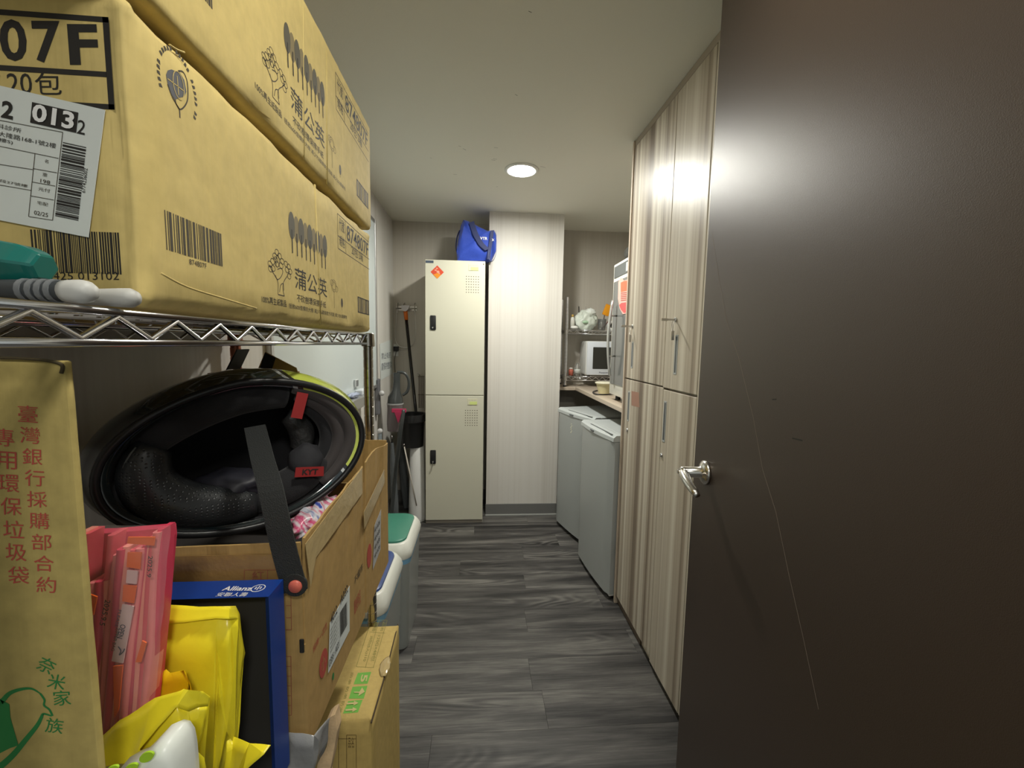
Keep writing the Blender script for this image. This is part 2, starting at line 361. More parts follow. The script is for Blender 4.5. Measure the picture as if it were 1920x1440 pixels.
def lock(parent, y, z, key):
    M = Mx((CX, y, z), (0, 1, 0), (0, 0, 1), (-1, 0, 0))
    l = P('lock', lathe([(.008, -.001), (.0085, .003), (.007, .005), (.002, .0055)], M, 16), CHROME, parent, smooth=True)
    if key:
        kb = nb(); add_box(kb, (CX-.03, y-.0012, z-.003), (CX-.005, y+.0012, z+.003)); add_box(kb, (CX-.052, y-.0014, z-.0045), (CX-.03, y+.0014, z+.0045), .001, 1)
        P('key', kb, STEEL, l)
        ring = [V((CX-.012, y+.006*math.sin(t), z-.022+.018*math.cos(t))) for t in [2*math.pi*i/16 for i in range(16)]]
        P('key_ring', tube(ring, .0009, 5, closed=True), STEEL, l)
        P('key_tag', bx((CX-.014, y-.001, z-.07), (CX-.004, y+.0008, z-.038), .0006, 1), STEEL, l)
def cdoor(y0, y1, z0, z1, dx=0):
    return P('cabinet_door', bx((CX-dx, y0+G, z0), (CX+DT-dx, y1-G, z1), .0012, 1), LAM, cab)
d1 = cdoor(SU, YF-.003, 1.108, 2.124); d2 = cdoor(1.234, SU, 1.104, 2.124)
d3 = cdoor(SL, YF-.003, .047, 1.102); d4 = cdoor(1.232, SL, .030, 1.096, .0)
P('edge_strip', bx((CX+.001, YN, .03), (CX+.019, 1.231, 2.126), .001, 1), LAMP_, cab)
pull(d1, 1.795, 1.156, 1.272); lock(d1, 1.806, 1.34, True)
pull(d2, 1.384, 1.157, 1.293); lock(d2, 1.397, 1.345, True)
pull(d3, 1.812, .914, 1.05); lock(d3, 1.812, .874, False)
pull(d4, 1.444, .906, 1.056); lock(d4, 1.452, .855, False)
tg = polys(d3, 'name_sticker', [[pt(*q, x=CX) for q in [(1184, 733), (1198, 736), (1199, 764), (1184, 760)]]], (-1, 0, 0), mat('copper_label', (.40, .21, .15), .3, .4))
lettering(d3, 'Anny', pt(1186, 752, x=CX), pt(1197, 754, x=CX)-pt(1186, 752, x=CX), V((0, 0, .022)), WHITEP, .01, -.0013)
# edge reads from the aisle: text normal points to -x already
# wrapping of worktop and fridges -------------------------------------------------
ct = nb(); add_box(ct, (.72, YF+.018, .915), (1.245, YBR-.002, .94), .002, 1); add_box(ct, (.580, 3.06, .915), (.7199, YBR-.002, .94), .002, 1)
tag(obj('worktop', ct, COUNTER), 'light wood laminate worktop running over the two grey fridges', 'counter')
def fridge(o, u, wd, label, name='small_fridge', letters=True):
    u = V(u).normalized(); n = V((-u.y, u.x, 0))    # u along the front, n into the body
    if n.x < 0: n = -n
    M = Mx(o, u, n, ZP); t = thing(name, label, 'fridge', o, 'small grey fridges under the worktop')
    P('body', bx((.004, .045, .02), (wd-.004, .46, .80), .004, 2, M), GREY, t)
    dm = nb(); N = 14; h0, h1 = .03, .795; rows = []
    for zi in (h0, h1):
        fr = []; 
        for i in range(N+1):
            s = i/N; e = min(s, 1-s)*wd; bow = -.010*math.sin(math.pi*s) + (.012*(1-min(1, e/.018))**2)
            fr.append(dm.verts.new(M @ V((s*wd, bow, zi))))
        bk = [dm.verts.new(M @ V((wd, .042, zi))), dm.verts.new(M @ V((0, .042, zi)))]
        rows.append(fr+bk)
    L_ = len(rows[0])
    for i in range(L_): dm.faces.new((rows[0][i], rows[0][(i+1) % L_], rows[1][(i+1) % L_], rows[1][i]))
    dm.faces.new(rows[0][::-1]); dm.faces.new(rows[1])
    P('fridge_door', dm, GREY, t, auto=40)
    # curved top cap with finger rail
    cm = nb(); R0 = []
    for (dz, off) in ((.797, 0), (.815, .002), (.826, .016)):
        fr = []
        for i in range(N+1):
            s = i/N; fr.append(cm.verts.new(M @ V((s*wd, -.014*math.sin(math.pi*s)+off, dz))))
        fr += [cm.verts.new(M @ V((wd, .05, dz))), cm.verts.new(M @ V((0, .05, dz)))]; R0.append(fr)
    for A, B in zip(R0, R0[1:]):
        for i in range(L_): cm.faces.new((A[i], A[(i+1) % L_], B[(i+1) % L_], B[i]))
    cm.faces.new(R0[0][::-1]); cm.faces.new(R0[-1])
    P('top_cap', cm, GREY2, t, auto=40)
    P('top_panel', bx((.002, .052, .80), (wd-.002, .46, .826), .004, 2, M), mat('fridge_top', (.42, .45, .45), .4), t)
    gm = nb(); add_box(gm, (wd*.3, .004, .8262), (wd-.03, .012, .8275), 0, 1, M); P('finger_groove', gm, mat('groove_dark', (.12, .13, .13), .5), t)
    bg = nb(); add_box(bg, (wd*.42, -.0175, .803), (wd*.52, -.012, .810), .001, 1, M); P('badge', bg, mat('badge_dark', (.08, .09, .10), .3), t)
    gk = nb(); add_box(gk, (.002, .012, .022), (wd-.002, .044, .0295), 0, 1, M); P('door_gasket', gk, mat('white_gasket', (.62, .63, .60), .5), t)
    for s in (.04, wd-.04):
        for d in (.07, .42): P('foot', lathe([(.014, 0), (.014, .012), (.009, .02)], Matrix.Translation(M @ V((s, d, 0))), 12), BLACK, t)
    hm = nb(); add_box(hm, (wd-.03, .015, .004), (wd-.006, .05, .022), .002, 1, M); P('hinge', hm, DARKST, t)
    return t, M
f2, M2 = fridge((.587, 2.332, 0), (.051, -.45, 0), .438, 'nearer light grey fridge, standing against the striped cabinet')
f1, M1 = fridge((.540, 2.803, 0), (.304, -.952, 0), .445, 'farther light grey fridge with a small chain of stickers, beside the pillar')
ms = nb()
for k in range(6): add_lathe(ms, [(.005+.002*(k % 2), 0), (.004, .0015), (.001, .002)], M1 @ Mx((.205+.006*math.sin(k*2), -.0095, .745-.011*k), (1, 0, 0), (0, 0, 1), (0, -1, 0)), 10)
P('sticker_chain', ms, mat('pearly_sticker', (.60, .58, .45), .4), f1)
# ================================================================== things on the worktop
def wire_shelf_tier(parent, x0, x1, y0, y1, z, r=.003, sp=.026, h=.026, faces=('front',), wires=True, pitch=.034, frontx=True):
    """tier whose long front runs along y at x1 (frontx) or along x at y0"""
    m = CHROME
    def L(a, b): return P('rail', tube([a, b], r, 8), m, parent, smooth=True)
    for zz in (z-r, z-r-h):
        if frontx:
            L((x1, y0, zz), (x1, y1, zz)); L((x0, y0, zz), (x0, y1, zz)); L((x0, y1, zz), (x1, y1, zz)); L((x0, y0, zz), (x1, y0, zz))
        else:
            L((x0, y0, zz), (x1, y0, zz)); L((x0, y1, zz), (x1, y1, zz)); L((x0, y0, zz), (x0, y1, zz)); L((x1, y0, zz), (x1, y1, zz))
    def zig(a, b):
        a, b = V(a), V(b); n = max(2, round((b-a).length/pitch)); pts = []
        for i in range(2*n+1):
            q = a+(b-a)*i/(2*n); q.z = z-2*r if i % 2 else z-h; pts.append(q)
        bm = nb(); 
        add_tube(bm, pts, r*.85, 6); P('zigzag_brace', bm, m, parent, smooth=True)
    if frontx: zig((x1, y0, z), (x1, y1, z)); zig((x0, y0, z), (x0, y1, z)); zig((x0, y1, z), (x1, y1, z))
    else: zig((x0, y0, z), (x1, y0, z)); zig((x0, y1, z), (x1, y1, z)); zig((x0, y0, z), (x0, y1, z))
    if wires:
        if frontx:
            n = int((y1-y0)/sp); base = None
            for i in range(1, n):
                if base is None:
                    base = tube([(x0, 0, z-.0015), (x1, 0, z-.0015)], .0015, 5); bo = P('deck_wire', base, m, parent); me = bo.data
                else:
                    bo = link('deck_wire', me, None, parent); bo.matrix_parent_inverse = Matrix.Translation(parent.location).inverted()
                bo.location.y = y0+i*(y1-y0)/n
            for xx in (x0+(x1-x0)*.33, x0+(x1-x0)*.67): L((xx, y0, z-r-.006), (xx, y1, z-r-.006))
        else:
            n = int((x1-x0)/sp); me = None
            for i in range(1, n):
                if me is None:
                    bo = P('deck_wire', tube([(0, y0, z-.0015), (0, y1, z-.0015)], .0015, 5), m, parent); me = bo.data
                else:
                    bo = link('deck_wire', me, None, parent); bo.matrix_parent_inverse = Matrix.Translation(parent.location).inverted()
                bo.location.x = x0+i*(x1-x0)/n
def post(parent, x, y, z0, z1, r=.0127, m=None, tiers=()):
    prof = [(r, 0)]; z = .0
    while z < z1-z0-.03:
        z += .0254; prof += [(r, z-.0016), (r*.93, z-.0010), (r*.93, z+.0010), (r, z+.0016)]
    prof += [(r, z1-z0-.002), (r*.85, z1-z0)]
    p = P('post', lathe(prof, Matrix.Translation((x, y, z0)), 18), m or CHROME, parent, auto=35)
    for t in tiers:
        P('collar', lathe([(r+.001, -.012), (r+.005, -.010), (r+.0035, .022), (r+.0015, .024)], Matrix.Translation((x, y, t-.024)), 18), m or STEEL, p, auto=35)
    P('foot', lathe([(r*1.1, 0), (r*1.15, .008), (r*.6, .014)], Matrix.Translation((x, y, z0-.006)), 14), BLACK, p)
    return p
ZW = .941
rk = thing('wire_rack', 'small chrome two-tier wire rack standing on the worktop beside the pillar', 'rack', (.64, 3.10, ZW))
for (x, y) in ((.645, 3.10), (1.17, 3.10), (.645, 3.30), (1.17, 3.30)): post(rk, x, y, ZW+.006, 1.61, .012, tiers=(1.02, 1.37))
wire_shelf_tier(rk, .645, 1.17, 3.10, 3.30, 1.02, .0035, .02, .028, frontx=False, pitch=.05)
wire_shelf_tier(rk, .645, 1.17, 3.10, 3.30, 1.37, .0035, .02, .026, frontx=False, pitch=.05)
# microwave
mw = thing('microwave_oven', 'white microwave oven with a dark window on the lower tier of the small rack', 'microwave', (.80, 3.09, 1.021))
x0, x1, z0, z1 = .80, 1.15, 1.028, 1.287
P('housing', bx((x0, 3.09, z0), (x1, 3.295, z1), .012, 3), WHITE, mw, auto=40)
P('door_panel', bx((x0+.004, 3.076, z0+.004), (x1-.07, 3.089, z1-.004), .006, 2), mat('microwave_white', (.66, .70, .76), .3), mw, auto=40)
P('control_panel', bx((x1-.068, 3.078, z0+.004), (x1-.004, 3.089, z1-.004), .005, 2), WHITE, mw, auto=40)
P('window', bx((x0+.048, 3.073, z0+.05), (x1-.11, 3.078, z1-.045), .002, 1), mat('dark_window', (.035, .035, .03), .15), mw)
lettering(mw, 'Panasonic', (x0+.10, 3.0755, z0+.018), (.08, 0, 0), (0, 0, .011), mat('logo_navy', (.05, .06, .12), .5), .01)
for s in (x0+.03, x1-.03):
    for d in (3.11, 3.27): P('foot', lathe([(.012, 0), (.01, .0065)], Matrix.Translation((s, d, 1.0205)), 10), BLACK, mw)
# dish steriliser with tall handle, faces the aisle
OX = .765
ov = thing('dish_steriliser', 'tall white-framed cabinet with grey glass door and long bow handle on the worktop', 'appliance', (OX, 1.95, ZW))
P('housing', bx((OX+.02, 1.97, .966), (1.18, 2.392, 1.712), .012, 3), WHITE, ov, auto=40)
P('door_frame', bx((OX, 1.968, .972), (OX+.019, 2.396, 1.716), .006, 2), mat('ivory_frame', (.74, .73, .66), .3), ov, auto=40)
GLS = mat('grey_glass_front', (.14, .145, .14), .12, spec=.8)
P('glass_panel', bx((OX-.003, 1.98, 1.035), (OX, 2.376, 1.615), .001, 1), GLS, ov)
P('display_panel', bx((OX-.003, 1.98, 1.635), (OX, 2.376, 1.70), .001, 1), mat('display_grey', (.10, .11, .11), .25), ov)
P('display', bx((OX-.0045, 2.06, 1.643), (OX-.0031, 2.18, 1.690), .0005, 1), mat('pale_display', (.45, .48, .5), .4), ov)
for y_ in (2.01, 2.35):
    for x_ in (OX+.04, 1.15): P('foot', lathe([(.016, 0), (.014, .024)], Matrix.Translation((x_, y_, .9415)), 12), BLACK, ov)
hy = 2.30; hz = [1.085+.42*i/12 for i in range(13)]
hbm = nb(); add_tube(hbm, [(OX-.030-.018*math.sin(math.pi*i/12), hy, z) for i, z in enumerate(hz)], [.009]*13, 10, sx=1.2, sy=.8)
P('bow_handle', hbm, mat('silver_handle', (.60, .61, .60), .25, .7), ov, smooth=True)
for z_ in (1.195, 1.42): P('handle_bracket', tube([(OX-.044, hy, z_), (OX-.002, hy, z_)], .0045, 10), STEEL, ov, smooth=True)
# hanging sticker
SX = OX-.0045
tgp = [pt(*q, x=SX) for q in [(1160, 528), (1165, 520), (1170, 526), (1177, 524), (1183, 534), (1184, 556), (1181, 578), (1176, 588), (1168, 589), (1162, 578), (1159, 560)]]
wg = thing('warning_tag', 'red and white round paper tag with printed lines, stuck on the grey glass door', 'sticker', pt(1170, 589, x=SX))
P('tag_sheet', prism(tgp, (-1, 0, 0), .0012), mat('pink_tag_paper', (.75, .42, .36), .5), wg)
P('red_patch', prism([pt(*q, x=SX-.0013) for q in [(1164, 530), (1170, 527), (1177, 526), (1181, 534), (1181, 544), (1164, 548)]], (-1, 0, 0), .0003), mat('orange_red_print', (.72, .16, .08), .5), wg)
P('red_disc', prism([pt(*q, x=SX-.0013) for q in [(1161, 572), (1165, 568), (1180, 566), (1181, 574), (1177, 585), (1170, 587), (1164, 580)]], (-1, 0, 0), .0003), mat('red_disc_print', (.70, .10, .10), .5), wg)
ln = []
for k in range(5): ln += line_poly([pt(1164, 550+k*3.4, x=SX-.0015), pt(1180, 548+k*3.4, x=SX-.0015)], .0045, (-1, 0, 0))
polys(wg, 'printed_lines', ln, (-1, 0, 0), RED, .0001)
# bag on the appliance
def blob(c, rx, ry, rz, seed, amp=.25, sc=3, seg=3, flat=0):
    bm = nb(); bmesh.ops.create_icosphere(bm, subdivisions=seg, radius=1)
    for v in bm.verts:
        n = v.co.normalized(); d = 1+amp*noise.noise(n*sc+V((seed*3.1, seed, 0)))+amp*.5*noise.noise(n*sc*2.7+V((0, seed*2.2, 5)))
        q = V((n.x*rx, n.y*ry, n.z*rz))*d
        if flat and q.z < -rz*flat: q.z = -rz*flat
        v.co = V(c)+q
    return bm
bag = thing('black_pouch', 'black soft zipped pouch lying on top of the tall white-framed cabinet', 'pouch', (.86, 2.26, 1.7125))
P('pouch_body', blob((.87, 2.26, 1.757), .085, .12, .050, 4, .2, 2, flat=.8), mat('black_nylon', (.035, .035, .03), .5, bump=.5, bscale=60), bag, smooth=True)
P('strap', tube([(.84, 2.22, 1.787), (.85, 2.25, 1.825), (.88, 2.26, 1.83), (.91, 2.22, 1.79)], .005, 6), BLACK, bag, smooth=True)
# bits on the rack
FILM = mat('milky_bag_film', (.74, .80, .72), .3, trans=.1, bump=.5, bscale=35)
wb = thing('plastic_bag', 'crumpled white and green plastic bag on the upper tier of the small rack', 'bag', (.80, 3.19, 1.371))
P('bag_body', blob((.808, 3.18, 1.436), .084, .062, .082, 9, .35, 2.4, 4, flat=.78), FILM, wb, smooth=True)
P('bag_knot', blob((.842, 3.17, 1.508), .038, .035, .030, 3, .5, 3, 3), mat('white_bag_film', (.75, .78, .74), .3), wb, smooth=True)
P('green_print_patch', blob((.80, 3.128, 1.43), .03, .012, .012, 7, .4, 3, 2), mat('pale_green_film', (.40, .58, .40), .4), wb, smooth=True)
cp = thing('clear_cup', 'small clear cup holding sticks next to the crumpled white bag', 'cup', (.935, 3.17, 1.371))
GLASS = mat('clear_plastic', (.85, .86, .84), .08, trans=.9, ior=1.3)
P('cup_wall', lathe([(.026, 0), (.034, .085), (.032, .085), (.024, .004)], Matrix.Translation((.935, 3.17, 1.3715)), 20), GLASS, cp, smooth=True)
def stick(name, label, a, b, r, m, cat='stick', grp=None):
    return tag(obj(name, tube([a, b], r, 8), m, smooth=True), label, cat, grp)
sp_ = thing('orange_spatula', 'flat orange plastic spatula standing in the clear cup on the rack', 'utensil', (.93, 3.17, 1.376))
q0, q1 = V((.935, 3.165, 1.376)), V((.948, 3.15, 1.49))
P('shaft', tube([q0, q1], .004, 6), mat('dark_shaft', (.08, .06, .05), .5), sp_)
P('blade', bx((-.026, -.004, 0), (.026, .004, .085), .006, 2, Matrix.Translation((.951, 3.148, 1.485)) @ Matrix.Rotation(.35, 4, 'Y')), mat('orange_plastic', (.80, .33, .01), .4), sp_, auto=40)
stick('wooden_chopstick', 'dark red-brown stick leaning out of the clear cup', (.94, 3.18, 1.378), (1.0, 3.15, 1.468), .004, mat('dark_red_wood', (.13, .03, .03), .5))
stick('black_pen', 'thin black pen leaning up from behind the crumpled white bag', (.79, 3.285, 1.375), (.775, 3.275, 1.56), .004, BLACK, 'pen')
stick('grey_straw', 'thin grey straw standing behind the crumpled white bag', (.86, 3.285, 1.373), (.832, 3.28, 1.56), .0025, mat('grey_plastic', (.35, .35, .33), .5), 'straw')
tr = thing('tape_roll', 'white hollow roll lying beside the clear cup on the rack', 'roll', (1.005, 3.15, 1.371))
P('roll_body', lathe([(.024, -.03), (.034, -.03), (.036, -.028), (.036, .028), (.034, .03), (.024, .03), (.022, .028), (.022, -.028), (.024, -.03)], Mx((1.005, 3.15, 1.4075), (1, 0, 0), (0, 0, 1), (0, -1, 0)), 28), WHITE, tr, auto=40)
P('roll_core', lathe([(.0215, -.02), (.0215, .028), (.018, .028), (.018, -.02)], Mx((1.005, 3.15, 1.4075), (1, 0, 0), (0, 0, 1), (0, -1, 0)), 24), mat('grey_core', (.30, .28, .24), .7), tr, auto=40)
st = thing('small_bottle', 'tiny white bottle with a yellow cap at the left end of the upper rack tier', 'bottle', (.695, 3.14, 1.371))
P('bottle_body', lathe([(.016, 0), (.017, .06), (.015, .085), (.008, .095)], Matrix.Translation((.698, 3.14, 1.3715)), 16), mat('milky_bottle', (.62, .62, .56), .35), st, smooth=True)
P('cap', lathe([(.009, .095), (.009, .112), (.003, .114)], Matrix.Translation((.698, 3.14, 1.3715)), 12), mat('amber_cap', (.5, .33, .08), .4), st, smooth=True)
tag(obj('folded_napkin', blob((.712, 3.125, 1.386), .03, .022, .014, 5, .3, 2, 3, flat=.9), mat('soft_white_paper', (.72, .72, .68), .8), smooth=True), 'small white folded napkin under the crumpled bag at the rack post', 'napkin')
gj = thing('glass_bottle', 'clear glass bottle with white label beside the microwave oven', 'bottle', (.745, 3.14, 1.021))
P('bottle_glass', lathe([(.022, 0), (.024, .05), (.020, .07), (.010, .082), (.010, .094), (.004, .095)], Matrix.Translation((.748, 3.14, 1.0215)), 20), GLASS, gj, smooth=True)
P('bottle_label', lathe([(.0245, .018), (.0247, .048), (.0246, .049)], Matrix.Translation((.748, 3.14, 1.0215)), 20), PAPER, gj, smooth=True)
rj = thing('red_jar', 'small red and clear jar behind the left post of the small rack', 'jar', (.70, 3.15, 1.021))
P('jar_body', lathe([(.018, 0), (.019, .04), (.014, .048)], Matrix.Translation((.70, 3.15, 1.0215)), 16), mat('red_jelly', (.45, .12, .08), .3), rj, smooth=True)
P('jar_lid', lathe([(.015, .048), (.015, .058), (.004, .060)], Matrix.Translation((.70, 3.15, 1.0215)), 16), mat('clear_lid', (.6, .55, .5), .3), rj, smooth=True)
bw = thing('paper_bowl', 'pale yellow bowl on the worktop in front of the white-framed cabinet', 'bowl', (.80, 2.56, ZW))
bc = pt(1139, 726, z=.955); bc = V((.826, 2.66, ZW))
P('bowl_wall', lathe([(.045, 0), (.062, .062), (.068, .064), (.068, .067), (.060, .066), (.043, .004)], Matrix.Translation(bc), 28), mat('pale_yellow_bowl', (.66, .60, .36), .5), bw, auto=50)
P('bowl_lid', lathe([(.0695, .0672), (.0700, .072), (.062, .0755), (.01, .076)], Matrix.Translation(bc), 28), mat('ivory_lid', (.70, .67, .52), .4), bw, auto=50)
cl = [pt(*q, z=ZW+.006) for q in [(1150, 733), (1135, 731), (1121, 732), (1112, 735), (1117, 739), (1130, 740), (1146, 739), (1152, 736)]]
def smooth_path(ps, n=5, closed=False):
    ps = [V(p) for p in ps]; out = []; N = len(ps)
    for i in range(N if closed else N-1):
        a = ps[(i-1) % N] if closed or i > 0 else ps[i]; b = ps[i]; c = ps[(i+1) % N]; d = ps[(i+2) % N] if closed or i+2 < N else c
        for k in range(n):
            t = k/n; out.append(.5*((2*b)+(c-a)*t+(2*a-5*b+4*c-d)*t*t+(3*b-a-3*c+d)*t**3))
    if not closed: out.append(ps[-1])
    return out
tag(obj('power_cable', tube(smooth_path(cl), .0045, 7), BLACK, smooth=True), 'black cable looped on the worktop below the white-framed cabinet', 'cable')

# ================================================================== LOCKER
LX0, LX1, LY, LY1, LZ = -.364, .030, 2.816, 3.235, 1.795
lk = thing('metal_locker', 'tall cream metal two-door locker standing against the back wall', 'locker', ((LX0+LX1)/2, LY, 0))
P('body', bx((LX0, LY+.012, .0), (LX1, LY1, LZ), .003, 1), CREAM, lk)
P('plinth_strip', bx((LX0+.002, LY+.004, .002), (LX1-.002, LY+.011, .022), .001, 1), mat('plinth_grey', (.20, .18, .15), .5), lk)
for (z0, z1, zt) in ((.026, .898, .83), (.903, LZ-.001, 1.725)):
    d = P('locker_door', bx((LX0+.001, LY, z0), (LX1-.001, LY+.0115, z1), .002, 2), CREAM, lk)
    hx = LX0+.052; hzz = z0+.45 if z0 < .5 else z0+.45
    hzz = (1.385 if z0 > .5 else .475)
    h = P('latch', bx((hx-.019, LY-.006, hzz-.048), (hx+.019, LY, hzz+.048), .005, 2), BLACK, d, auto=40)
    P('keyhole', lathe([(.006, 0), (.006, .004), (.002, .005)], Mx((hx, LY-.006, hzz-.033), (1, 0, 0), (0, 0, 1), (0, -1, 0)), 14), CHROME, h)
    if z0 < .5: 
        kb = nb(); add_box(kb, (hx-.002, LY-.028, hzz-.037), (hx+.002, LY-.011, hzz-.029)); add_tube(kb, [(hx, LY-.028, hzz-.036), (hx-.004, LY-.016, hzz-.06), (hx-.012, LY-.004, hzz-.10)], .0018, 6)
        P('key', kb, STEEL, h)
    vm = nb(); vx, vz = LX0+.270, zt-.032
    for i in range(6):
        for j in range(7): add_lathe(vm, [(.0034, 0), (.0034, .0006), (.001, .0007)], Mx((vx+i*.0158, LY-.0001, vz-j*.0172), (1, 0, 0), (0, 0, 1), (0, -1, 0)), 8)
    P('vent_holes', vm, mat('vent_dark', (.13, .11, .08), .7), d)
    c = V((LX0+.318, LY-.001, zt+.028))
    s_ = P('name_card', bx((c.x-.035, LY-.0025, c.z-.022), (c.x+.032, LY-.0002, c.z+.020), .0006, 1), mat('cream_card', (.62, .60, .44), .4), d)
    P('card_strip', bx((c.x-.020, LY-.0032, c.z-.020), (c.x+.030, LY-.0026, c.z+.001), .0002, 1), mat('lime_card', (.62, .70, .25), .45), s_)
    bm = nb()
    for i in range(3): add_lathe(bm, [(.002, 0), (.0005, .001)], Mx((c.x-.024+i*.02, LY-.0026, c.z+.011), (1, 0, 0), (0, 0, 1), (0, -1, 0)), 8)
    P('card_studs', bm, mat('stud_grey', (.3, .3, .25), .5), s_)
P('brand_plate', bx((LX0+.004, LY-.0015, 1.772), (LX0+.055, LY-.0002, 1.788), .0004, 1), mat('plate_slate', (.07, .09, .13), .4), lk)
P('lock_dot', lathe([(.004, 0), (.002, .002)], Mx((LX1-.012, LY, 1.775), (1, 0, 0), (0, 0, 1), (0, -1, 0)), 10), DARKST, lk)
dc = V((LX0+.079, LY-.0004, 1.715)); r_ = .043
sk = thing('festive_sticker', 'small red and orange diamond sticker on the upper locker door', 'sticker', dc)
P('diamond_sheet', prism([dc+V((r_, 0, 0)), dc+V((0, 0, r_)), dc+V((-r_, 0, 0)), dc+V((0, 0, -r_))], (0, -1, 0), .0006), mat('festive_red', (.62, .07, .03), .5), sk)
P('orange_corner', prism([dc+V((.026, -.0007, -.017)), dc+V((0, -.0007, -.006)), dc+V((-.026, -.0007, -.017)), dc+V((0, -.0007, -r_))], (0, -1, 0), .0003), mat('festive_orange', (.75, .26, .02), .5), sk)
ps = [ellipse(dc+V((x, -.0007, z)), XP, ZP, a, b, 10) for x, z, a, b in ((.005, .002, .010, .008), (-.010, .012, .008, .005), (.012, -.008, .006, .005), (-.002, .024, .007, .004))]
polys(sk, 'flower_print', ps, (0, -1, 0), mat('festive_pink', (.75, .35, .25), .5), .0001)

# ---- blue shopping bag on the locker
bgo = thing('blue_tote_bag', 'bright blue fabric tote bag slumped on top of the cream locker', 'bag', (-.03, 2.95, LZ))
BLU = mat('blue_fabric', (.02, .06, .42), .7, bump=.6, bscale=90, sheen=.2)
out = [(857, 489), (856, 470), (860, 440), (864, 422), (869, 412), (878, 414), (890, 421), (902, 427), (914, 433), (926, 432), (931, 440), (930, 470), (921, 489), (905, 489), (885, 489)]
cf = [pt(*q, y=2.90) for q in out]
for q in cf: q.z = max(q.z, LZ+.002)
bm = nb(); cen = sum(cf, V())/len(cf)
rings = []
for (k, yy) in ((.0, 2.868), (.45, 2.870), (.8, 2.878), (1, 2.90), (1.0, 2.98), (.92, 3.04), (.5, 3.07), (.0, 3.07)):
    R = []
    for i, q in enumerate(cf):
        p = cen+(q-cen)*max(k, .02); p.y = yy
        p += V((0, .018*noise.noise(V((p.x*28, yy*14, p.z*22))), 0)); p.z = max(p.z, LZ+.001); R.append(bm.verts.new(p))
    rings.append(R)
N = len(cf)
for A, B in zip(rings, rings[1:]):
    for k in range(N): bm.faces.new((A[k], A[(k+1) % N], B[(k+1) % N], B[k]))
bm.faces.new(rings[0]); bm.faces.new(rings[-1])
bmesh.ops.subdivide_edges(bm, edges=bm.edges[:], cuts=1, use_grid_fill=True)
for v in bm.verts:
    p = v.co; v.co.y += .012*noise.noise(V((p.x*45+3, p.z*45, 2)))+.008*abs(noise.noise(V((p.x*30+p.z*60, 1, 5))))
P('bag_body', bm, BLU, bgo, auto=50)
NAVY = mat('navy_webbing', (.006, .015, .09), .6)
def ribbon(pts, wv, th=.0018):
    """flat strap; wv = width vector or list"""
    pts = [V(p) for p in pts]; bm = nb(); R = []
    for i, p in enumerate(pts):
        w_ = V(wv[i]) if isinstance(wv, list) else V(wv)
        d = (pts[min(i+1, len(pts)-1)]-pts[max(i-1, 0)]).normalized(); n = d.cross(w_).normalized()*th/2
        R.append([bm.verts.new(p-w_/2-n), bm.verts.new(p+w_/2-n), bm.verts.new(p+w_/2+n), bm.verts.new(p-w_/2+n)])
    for A, B in zip(R, R[1:]):
        for k in range(4): bm.faces.new((A[k], A[(k+1) % 4], B[(k+1) % 4], B[k]))
    bm.faces.new(R[0][::-1]); bm.faces.new(R[-1]); return bm
P('strap', ribbon(smooth_path([pt(*q, y=2.856) for q in [(884, 416), (891, 437), (902, 457), (914, 468)]]), V((.032, 0, .012))), NAVY, bgo)
P('strap', ribbon(smooth_path([pt(*q, y=2.852) for q in [(923, 432), (921, 450), (918, 468), (916, 486)]]), V((.022, 0, .003))), NAVY, bgo)
P('hanging_handle', ribbon(smooth_path([pt(*q, y=2.80) for q in [(929, 434), (931, 455), (930, 475), (925, 488), (919, 489), (916, 480), (917, 470)]]), V((.001, .02, 0))), mat('navy_pale_webbing', (.05, .07, .16), .6), bgo)
P('side_handle', ribbon(smooth_path([pt(*q, y=2.93) for q in [(862, 432), (857, 445), (855, 465), (858, 478)]]), V((.004, .02, 0))), NAVY, bgo)
lettering(bgo, 'VTR', pt(900, 449, y=2.861), pt(914, 449, y=2.861)-pt(900, 448, y=2.861), V((0, 0, .018)), WHITEP, .03, -.0005)
lettering(bgo, 'X', pt(922, 452, y=2.848), V((.018, 0, 0)), V((0, 0, .016)), WHITEP, .03, -.0003)

# ================================================================== back left corner: hooks, mop, vacuum
hk = thing('wall_hook_rail', 'chrome wire hook rail with a hanging wire loop on the back wall', 'hooks', pt(760, 577, y=YB-.01))
YH = YB-.02
def T(name, pts, r, m, p, n=7, sm=True): return P(name, tube(pts, r, n), m, p, smooth=sm)
T('cross_bar', [pt(742, 578, y=YH), pt(781, 578, y=YH)], .004, STEEL, hk)
for px in (745, 757, 777):
    T('hook', smooth_path([pt(px, 588, y=YH), pt(px, 573, y=YH), pt(px+2, 568, y=YH-.02), pt(px+3, 571, y=YH-.03)]), .003, STEEL, hk)
T('wire_loop', smooth_path([pt(*q, y=YH-.012) for q in [(744, 580), (742, 610), (741, 635), (747, 648), (762, 652), (775, 645), (779, 625), (779, 600), (777, 580)]]), .0035, STEEL, hk)
P('back_plate', bx((pt(742, 577, y=YH).x, YB-.004, pt(742, 582, y=YH).z), (pt(781, 577, y=YH).x, YB-.0005, pt(742, 573, y=YH).z), .001, 1), STEEL, hk)
mp = thing('long_mop', 'black mop pole with orange neck and white head hung upside down on the hooks', 'mop', pt(790, 760, y=3.05))
a0 = pt(762, 600, y=3.195); a1 = pt(793, 900, y=3.08); a1 = a0+(a1-a0)*((a0.z-.002)/(a0.z-a1.z))
T('pole', [a0, a1], .0115, mat('gloss_black_pole', (.012, .010, .010), .15), mp, 12)
a2 = pt(760, 580, y=3.20); T('orange_neck', [a0, a2], [.014, .016], mat('orange_neck', (.62, .14, .01), .4), mp, 12)
